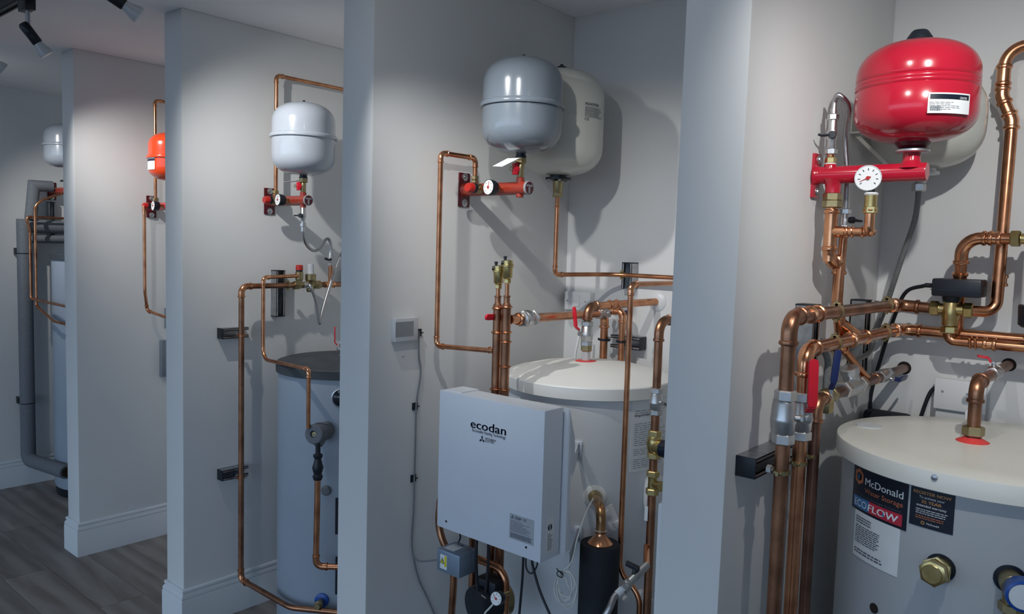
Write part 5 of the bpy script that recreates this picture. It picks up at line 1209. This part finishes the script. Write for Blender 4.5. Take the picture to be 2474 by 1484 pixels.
# power socket and its conduit on the back wall
s0, s1 = A(1376, 703, Y=YB), A(1436, 752, Y=YB)
so = thing('fused_switch', 'white double switch plate on the back wall left of the upright channel', 'switch', (s0.x, YB, s1.z-.02))
obj('plate', G().box((s0.x, YB-.03, s1.z), (s1.x, YB, s0.z)), white_m, so, bevel=.003)
obj('rocker', G().box(((s0.x+s1.x)/2-.013, YB-.034, s1.z+.014), ((s0.x+s1.x)/2+.012, YB-.03, s0.z-.012)), white_m, so, bevel=.002)
for k in (.12, .82): obj('screw', G().lathe((s0.x+(s1.x-s0.x)*k, YB-.03, (s0.z+s1.z)/2), -EY, [(0, .003), (.001, .003), (.001, 0)], 10), steel_m, so)
# wall drain stub on the lid back
q0, q1_ = A(1397, 800, Y=2.24), A(1390, 852, Y=2.24)
tag(obj('vent_tube', G().tube([A(1404, 790, Y=2.27), q1_, q1_-EZ*.05], .0045, 10), paper_m), 'thin pale tube sloping down behind the domed white lid', 'tube')
q_ = A(974, 862, X=X2); tag(obj('wall_plug', G().lathe((X2-.001, q_.y, q_.z), EX, [(0, .003), (.003, .003), (.003, 0)], 8), steel_m), 'tiny grey screw head in the partition below the wall receiver', 'screw')
# ================================================================== bay B (charcoal lidded tank)
GB = 'copper pipes of the charcoal lidded tank bay'
tcb, trb = (-2.535, 1.93), .262
tb = thing('hot_water_cylinder', 'grey hot water cylinder with charcoal lid', 'water cylinder', (*tcb, 0), 'hot water cylinders')
obj('jacket', G().lathe((*tcb, 0), EZ, [(.02, trb-.006), (.03, trb), (1.04, trb)], 72), tankg_m, tb)
obj('base_ring', G().lathe((*tcb, 0), EZ, [(0, trb-.02), (.02, trb-.01)], 64), black_m, tb)
obj('lid', G().lathe((*tcb, 0), EZ, [(1.034, trb-.004), (1.034, .270), (1.066, .271), (1.071, .266), (1.076, .25), (1.088, .1), (1.089, 0)], 80), lidb_m, tb, smooth=30)
def bossb(px, py): return boss(px, py, tcb, trb)
xr_ = X1+.085; yr_ = A(583, 900, X=xr_).y; zt_ = A(640, 691, X=xr_).z; zb_ = A(578, 1402, X=xr_).z
p_end = A(705, 1474, Z=zb_-.004); p_end.y = yr_; p_end = ax(V((xr_, yr_, zb_)), 702); p_fin = A(838, 1482, Z=zb_)
rb = pipe('copper_pipe', 'copper riser clamped to the partition and returning along the floor before the grey cylinder',
     [V((xr_, YB-.02, zt_)), V((xr_, yr_, zt_)), V((xr_, yr_, zb_)), p_end, p_fin], r22, 'eeb', m=copper_old, fm=copper_m, group=GB, bendR=.08)
for z0, z1, nm in ((A(560, 815, X=X1).z, A(560, 790, X=X1).z, 'upper'), (A(560, 1152, X=X1).z, A(560, 1125, X=X1).z, 'lower')):
    zc_ = (z0+z1)/2; ya, yb_ = A(526, 805, X=X1).y, A(601, 800, X=X1+.041).y
    strut('channel_rail', 'short horizontal galvanised channel on the partition, %s of the two behind the riser' % nm, 0, (X1, ya, zc_-.0205), (X1+.041, yb_, zc_+.0205), EX, EY, (1, 0))
    clamp('pipe_clamp', 'copper coloured pipe ring at the %s horizontal channel behind the riser' % nm, (xr_, yr_, zc_-.006), EZ, r22, -EX, m=copper_m, stem=.022)
strut('channel_rail', 'upright galvanised channel on the partition behind the brass valve set', 0, (X1, 1.808, A(665, 762, X=X1).z), (X1+.041, 1.849, A(665, 654, X=X1).z), EX, EZ, (1, 1))
clamp('pipe_clamp', 'brass pipe ring at the upright channel behind the brass valve set', ay(V((xr_, 1.8, zt_)), 696), EY, r22, -EX, stem=.012)
# valve set on the horizontal run
Q = lambda px: ay(V((xr_, 1.8, zt_)), px)
vs = thing('valve_set', 'brass inlet valve set with red cap and grey cap on the copper run', 'valve', Q(735)-EZ*.03)
obj('body', G().cyl(Q(712), Q(772), .0135, 18, .001), brass_old, vs)
nutpart(vs, Q(709), EY, .03, .019, brass_old); nutpart(vs, Q(757), EY, .035, .019, brass_old)
b_ = Q(750); obj('reducing_valve', G().lathe(b_, EZ, [(0, .016), (.018, .019), (.022, .0225), (.045, .0225), (.047, .019)], 20).lathe(b_, -EZ, [(0, .014), (.014, .016), (.024, .017), (.03, .014)], 18), brass_old, vs)
obj('grey_cap', G().lathe(b_+EZ*.046, EZ, [(0, .015), (.012, .0135), (.042, .0125), (.045, 0)], 18), pale_m, vs)
b_ = Q(723); sv_ = obj('safety_valve', G().lathe(b_, EZ, [(0, .012), (.02, .012), (.024, .016), (.055, .016), (.058, .013)], 18), brass_old, vs)
obj('valve_collar', G().cyl(b_+EZ*.058, b_+EZ*.064, .0145, 16), black_m, sv_); obj('valve_cap', G().lathe(b_+EZ*.064, EZ, [(0, .0155), (.018, .0148), (.021, .012), (.021, 0)], 18), capred_m, sv_)
obj('hose_tail', G().cyl(Q(735)+EX*.008, Q(735)+EX*.03, .010, 14).nut(Q(735)+EX*.014, EX, .012, .014), chrome_m, vs)
h0 = Q(735)+EX*.03
hb = thing('braided_hose', 'braided steel hose sagging in a V below the brass valve set', 'hose', A(771, 782, X=xr_+.06))
obj('hose', G().tube(smooth_path([h0, A(750, 692, X=xr_+.055), A(764, 729, X=xr_+.06), A(770, 768, X=xr_+.06), A(772.5, 782, X=xr_+.06), A(775, 768, X=xr_+.06), A(791, 710, X=xr_+.05), A(812, 648, X=xr_+.03), A(835, 590, X=xr_+.01)], 8), .0068, 10), braid_m, hb)
# upright branch with tap and upper hose
bq = Q(798); zt1 = A(798, 640, X=xr_).z
br = thing('filling_branch', 'copper branch with nickel tap rising from the run right of the brass valve set', 'pipe', bq)
coupling(br, Q(786), Q(806), r22, copper_new, 'tee'); obj('tube', G().cyl(bq, V((bq.x, bq.y, zt1)), .0085, 14), copper_m, br)
nutpart(br, V((bq.x, bq.y, zt1-.004)), EZ, .014, .0115, chrome_m); zt2 = A(798, 612, X=xr_).z
obj('tap_body', G().lathe((bq.x, bq.y, zt1+.008), EZ, [(0, .009), (.01, .0115), (.026, .0115), (zt2-zt1-.008, .008)], 14), chrome_m, br)
q = V((bq.x, bq.y, zt1+.024)); obj('tap_lever', G().tube([q+V((.008, -.004, 0)), q+V((.012, -.02, -.002)), q+V((.01, -.036, .004))], [.006, .0045, .006], 8), black_m, br)
mvx = X1+vuB
zv0 = 1.7062-.028
hv = thing('filling_tap', 'nickel tap with black lever hanging under the orange manifold of the charcoal lidded tank bay', 'tap', (mvx, 1.797, zv0-.075))
obj('body', G().lathe((mvx, 1.797, zv0+.002), -EZ, [(0, .009), (.003, .011), (.022, .010), (.026, .012), (.04, .012), (.044, .009), (.062, .009), (.064, .0125), (.076, .0125), (.078, .007)], 16), chrome_m, hv)
q = V((mvx, 1.797, zv0-.032)); obj('tap_lever', G().cyl(q+V((.004, -.010, 0)), q+V((.008, -.02, 0)), .009, 12, .001).tube([q+V((-.004, -.014, 0)), q+V((-.03, -.02, 0))], .0028, 8), black_m, hv)
ht = V((mvx, 1.797, zv0-.076))
hs = thing('braided_hose', 'braided steel hose in an S curve from the orange manifold to the tap below', 'hose', V((bq.x, bq.y, zt2)))
yh = lambda k: 1.797+(bq.y-1.797)*k
obj('hose', G().tube(smooth_path([ht, A(735, 577, Y=yh(.05)), A(743, 595, Y=yh(.2)), A(758, 606, Y=yh(.4)), A(773, 600, Y=yh(.6)), A(785, 581, Y=yh(.8)), A(794, 578, Y=yh(.95)), A(799, 592, Y=yh(1)), V((bq.x, bq.y, zt2))], 8), .0062, 10), braid_m, hs)
for q in (ht-EZ*.008, V((bq.x, bq.y, zt2+.002))): obj('ferrule', G().cyl(q-EZ*.01, q+EZ*.01, .0078, 12), chrome_m, hs)
# 15 mm discharge pipe
x15 = xr_+.032; a = A(712, 664, X=xr_+.01); b = A(636, 672, X=x15); c = V((b.x, b.y, A(636, 868, X=x15).z)); d_ = A(746, 893, Y=1.625)
e = A(746, 1035, Y=1.625); e.x = d_.x
a = V((xr_+.005, Q(722).y, Q(722).z+.04)); b.z = a.z-.004
pipe('copper_pipe', 'thin copper discharge pipe from the red cap, hooking over the edge of the charcoal lid', [a, b, c, d_, e], r15, 'ebe', m=copper_m, fm=copper_new, group=GB, bendR=.05)
# inlet up to the ceiling side
xi_ = X1+.05; zt_ = A(668, 182, X=xi_).z
pi_ = pipe('copper_pipe', 'copper pipe rising behind the pale grey vessel and running to the back wall', [V((xi_, 1.797, 1.7062+.03)), V((xi_, 1.797, zt_)), V((xi_, YB, zt_))], r15*1.05, 'e', fm=copper_m, group=GB)
nutpart(pi_, V((xi_, 1.797, 1.7062+.022)), EZ, .008, .0135, brass_old); nutpart(pi_, V((xi_, 1.797, 1.7062+.032)), EZ, .012, .0125, brass_m)
# lagged elbow, non return valve and lower outlet
P, d = bossb(790, 1040); f = A(757, 1050, Y=P.y-.09)
lg = thing('lagged_elbow', 'lump of grey foam lagging on the front of the grey cylinder', 'insulation', V((f.x, f.y, f.z-.05)))
o = P-EY*.0; L = (V((f.x, f.y, f.z))-P)
obj('lagging', G().lathe(P, L, [(0, .030), (.01, .034), (L.length*.45, .033), (L.length*.55, .037), (L.length*.96, .036), (L.length, .032), (L.length, .014), (L.length*.85, .012)], 24), gfoam_m, lg)
obj('lagging_leg', G().lathe(V((f.x, f.y, f.z))-L.normalized()*.035, V((.12, 0, -1)), [(0, .030), (.03, .026), (.05, .012)], 18), gfoam_m, lg)
obj('fitting', G().cyl(V((f.x, f.y, f.z))-L.normalized()*.03, V((f.x, f.y, f.z))-L.normalized()*.006, .009, 12), brass_old, lg)
yv_ = f.y+.02; xn = A(768, 1120, Y=yv_).x
nv = thing('check_valve', 'black check valve between the foam lump and the lower copper pipe', 'valve', (xn, yv_, A(768, 1160, Y=yv_).z))
zz1, zz0 = A(769, 1075, Y=yv_).z, A(769, 1160, Y=yv_).z; hh = zz1-zz0
obj('body', G().lathe((xn, yv_, zz0), EZ, [(0, .015), (hh*.1, .019), (hh*.17, .014), (hh*.25, .0175), (hh*.36, .0205), (hh*.45, .0165), (hh*.6, .012), (hh*.66, .017), (hh*.72, .017), (hh*.76, .009), (hh*1.25, .009)], 18), black_m, nv)
zlo = A(762, 1368, Y=yv_).z; pe = A(838, 1371, Z=zlo)
pipe('copper_pipe', 'copper pipe dropping from the black check valve and turning right near the floor', [V((xn, yv_, zz0+.005)), V((xn-.006, yv_, zlo)), pe], r22, 'e', m=copper_m, fm=copper_m, group=GB)
P, d = bossb(788, 1185); obj('blanking_cap', G().lathe(P-d*.003, d, [(0, .020), (.008, .019), (.012, .015), (.013, .006), (.012, 0)], 20), gfoam_m, tb)
P, d = bossb(778, 1450); dv_ = thing('drain_valve', 'brass drain stub with blue washer low on the grey cylinder', 'valve', P)
obj('washer', G().lathe(P-d*.002, d, [(0, .0275), (.008, .0275), (.012, .02)], 22), bluecap_m, dv_); obj('stub', G().cyl(P, P+d*.06, .011, 14).nut(P+d*.03, d, .016, .016), brass_old, dv_)
P, d = bossb(824, 962); kn = thing('thermometer_dome', 'shiny black dome at the partition edge on the grey cylinder', 'thermometer', P)
obj('dome', G().lathe(P-d*.004, d, [(0, .034), (.006, .033), (.016, .026), (.022, .012), (.0235, 0)], 24), mat('gloss_black', (.012, .016, .026), .12), kn); obj('bezel', G().lathe(P-d*.004, d, [(0, .036), (.006, .036), (.007, .0335)], 24), chrome_m, kn)
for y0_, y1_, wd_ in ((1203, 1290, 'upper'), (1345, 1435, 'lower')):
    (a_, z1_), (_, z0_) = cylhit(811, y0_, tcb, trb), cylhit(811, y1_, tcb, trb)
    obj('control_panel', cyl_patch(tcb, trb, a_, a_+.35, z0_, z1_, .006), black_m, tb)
vq = A(829, 845, Y=1.93); vq.z = max(vq.z, 1.115)
ball_valve('ball_valve', 'ball valve with upright red lever at the partition edge above the charcoal lid', vq, EZ, .011, .07, EZ, V((-.6, -.8, 0)), lever_m, .09, lever_w=.013)
tag(obj('tank_stub', G().cyl((vq.x, vq.y, 1.075), (vq.x, vq.y, vq.z-.02), .011, 14), copper_m), 'copper stub rising from the charcoal lid under the red lever valve', 'pipe')
q_ = A(826, 672, X=X1); strut('channel_rail', 'upright channel at the edge of the view behind the filling branch', 0, (X1, q_.y, A(826, 690, X=X1).z), (X1+.041, q_.y+.041, A(826, 652, X=X1).z), EX, EZ, (1, 1))

# ================================================================== bay A (orange vessel)
GA = 'copper pipes of the orange vessel bay'
xa_ = X0+.05; zt_ = A(378, 243, X=xa_).z
pa_ = pipe('copper_pipe', 'copper pipe rising from the manifold behind the orange vessel', [V((xa_, 1.781, 1.6957+.03)), V((xa_, 1.781, zt_)), V((xa_, YB, zt_))], r15, 'e', fm=copper_m, group=GA)
nutpart(pa_, V((xa_, 1.781, 1.6957+.024)), EZ, .018, .0125, brass_old)
xs_ = X0+.098; s0 = V((xs_, 1.781-.045, 1.6957)); yq = A(349, 560, X=xs_).y
k1 = V((xs_, yq, A(347, 705, X=xs_).z)); k2 = A(356, 751, Y=yq+.02); k3 = A(410, 770, Y=yq+.03)
pipe('copper_pipe', 'copper discharge pipe from the red cap bending away behind the partition', [V((xs_, yq, 1.6957-.014)), k1, k2, k3], r15, 'be', fm=copper_m, group=GA, bendR=.08)
obj('discharge_tail', G().cyl((xs_, yq, 1.6957-.04), (xs_, yq, 1.6957+.0), .010, 12), copper_new, mA)
ya_ = A(391, 865, X=X0+.03).y; z1_, z0_ = A(396, 823, X=X0+.03).z, A(396, 911, X=X0+.03).z
gb = thing('cable_trunking', 'grey metal enclosure on the partition below the orange vessel', 'enclosure', (X0, ya_, z0_))
obj('case', G().box((X0, ya_, z0_), (X0+.03, ya_+.14, z1_)), mat('grey_metal', (.22, .26, .30), .45, .3), gb, bevel=.002)
obj('lid', G().box((X0+.03, ya_+.014, z0_+.002), (X0+.036, ya_+.14, z1_-.002)), mat('grey_metal', (.2, .2, .2)), gb, bevel=.001)
ya2 = A(401, 770, X=X0+.02).y; z1_, z0_ = A(402, 745, X=X0+.02).z, A(402, 793, X=X0+.02).z
gb = thing('cable_trunking', 'small grey enclosure above the larger one below the orange vessel', 'enclosure', (X0, ya2, z0_)); obj('case', G().box((X0, ya2, z0_), (X0+.02, ya2+.12, z1_)), mat('grey_metal', (.22, .26, .30)), gb, bevel=.002); obj('cover_screw', G().lathe((X0+.02, ya2+.06, (z0_+z1_)/2), EX, [(0, .004), (.001, .004)], 8), steel_m, gb)

# ================================================================== far end bay
G0 = 'pipes of the far end bay'
tc0, tr0 = (-4.95, 1.95), .268
zl0 = A(135, 627, Y=1.70).z
t0_ = thing('hot_water_cylinder', 'pale hot water cylinder with black lid in the far end bay', 'water cylinder', (*tc0, 0), 'hot water cylinders')
obj('jacket', G().lathe((*tc0, 0), EZ, [(.05, tr0-.004), (.06, tr0), (zl0, tr0)], 64), tankg_m, t0_)
obj('base_ring', G().lathe((*tc0, 0), EZ, [(0, tr0-.01), (.05, tr0-.004)], 64), black_m, t0_)
obj('lid', G().lathe((*tc0, 0), EZ, [(zl0-.002, tr0), (zl0, tr0+.008), (zl0+.034, tr0+.008), (zl0+.038, tr0), (zl0+.045, .1), (zl0+.046, 0)], 64), lidb_m, t0_)
xg = XE+.092; rg = .040
yg = A(63, 800, X=xg).y; ztg = A(64, 546, X=xg).z; zbg = A(63, 1112, X=xg).z
g1 = ax(V((xg, yg, zbg)), 108)
lag = thing('lagged_pipe', 'thick grey foam lagged pipe standing against the far end wall', 'pipe', (xg, yg, zbg), G0)
ge = A(161, 1141, Z=zbg+.01)
obj('lagging', G().mitre([V((xg, YB-.05, ztg)), V((xg, yg, ztg)), V((xg, yg, zbg+.05))]+arc(V((xg, yg, zbg+.09)), V((xg, yg, zbg)), ge, .05, 5)+[ge], rg), gfoam_m, lag)
gd = (ge-V((xg, yg, zbg))).normalized(); obj('pipe_end', G().cyl(ge-gd*.01, ge+gd*.004, rg*.72, 20), hole_m, lag); obj('tube', G().cyl(ge, ge+gd*.12, .012, 12), copper_m, lag)
for o in list(lag.children): pass
for (py, w_) in ((608, 'upper'), (970, 'lower')):
    zc_ = A(60, py, X=xg).z; ya = A(34 if py == 608 else 40, py, X=XE).y
    strut('channel_rail', 'short horizontal channel with black cap on the far end wall, %s of two' % w_, 0, (XE, ya, zc_-.02), (XE+.041, yg+.05, zc_+.02), EX, EY, (1, 0))
    obj('joint_band', G().lathe((xg, yg, zc_-.014), EZ, [(0, rg*1.02), (.006, rg*1.02)], 20), black_m, lag)
y2_ = yg+.02; zu = A(100, 450, X=XE+.10).z; yl_ = A(82, 460, X=XE+.10).y
l2 = thing('lagged_pipe', 'grey foam lagged elbow joining the far manifold', 'pipe', (XE+.10, yl_, A(78, 530, X=XE+.10).z), G0)
obj('lagging', G().mitre([V((XE+.10, 1.77, zu+.002)), V((XE+.10, yl_, zu)), V((XE+.10, yl_-.02, A(78, 530, X=XE+.10).z))], .033), gfoam_m, l2)
z5 = A(110, 575, X=xg).z
pipe('lagged_pipe', 'second level grey lagged pipe just below the first in the far end bay', [V((xg+.01, YB-.05, z5)), V((xg+.01, yg+.02, z5-.008))], .024, '', m=gfoam_m, group=G0)
xk_ = XE+.16
P_ = lambda px, py: A(px, py, X=xk_)
k = P_(63, 524); yk = k.y; a1_ = P_(160, 523); b2_ = P_(72, 562); b3_ = P_(75, 722); b3_.y = b2_.y; b3_ = V((xk_, b2_.y, b3_.z)); e_ = V((b3_.x+.3, b3_.y, b3_.z-.01))
pipe('copper_pipe', 'left thin copper pipe in front of the grey lagged pipe', [V((xk_, a1_.y, k.z)), V((xk_, yk, k.z)), V((xk_, b2_.y, b2_.z)), b3_, A(170, 743, Y=b3_.y+.02)], r15, 'ebe', fm=copper_m, group=G0, bendR=.05)
xk_ = XE+.20; P_ = lambda px, py: A(px, py, X=xk_)
a1_ = P_(160, 464); b1_ = P_(84, 497); b2_ = P_(87, 740); b3_ = A(131, 777, Y=b2_.y+.01); b4_ = A(170, 786, Y=b2_.y+.05)
pipe('copper_pipe', 'right thin copper pipe curving over the lagged pipes in the far end bay', [a1_, P_(102, 483), V((xk_, b1_.y, b1_.z)), V((xk_, b1_.y, b2_.z)), b3_, b4_], r15, 'bbeb', fm=copper_m, group=G0, bendR=.06)
q_ = A(111, 500, X=XE); strut('channel_rail', 'upright channel behind the lagged pipes on the far end wall', 0, (XE, q_.y, A(111, 570, X=XE).z), (XE+.041, q_.y+.041, A(111, 489, X=XE).z), EX, EZ, (1, 1))
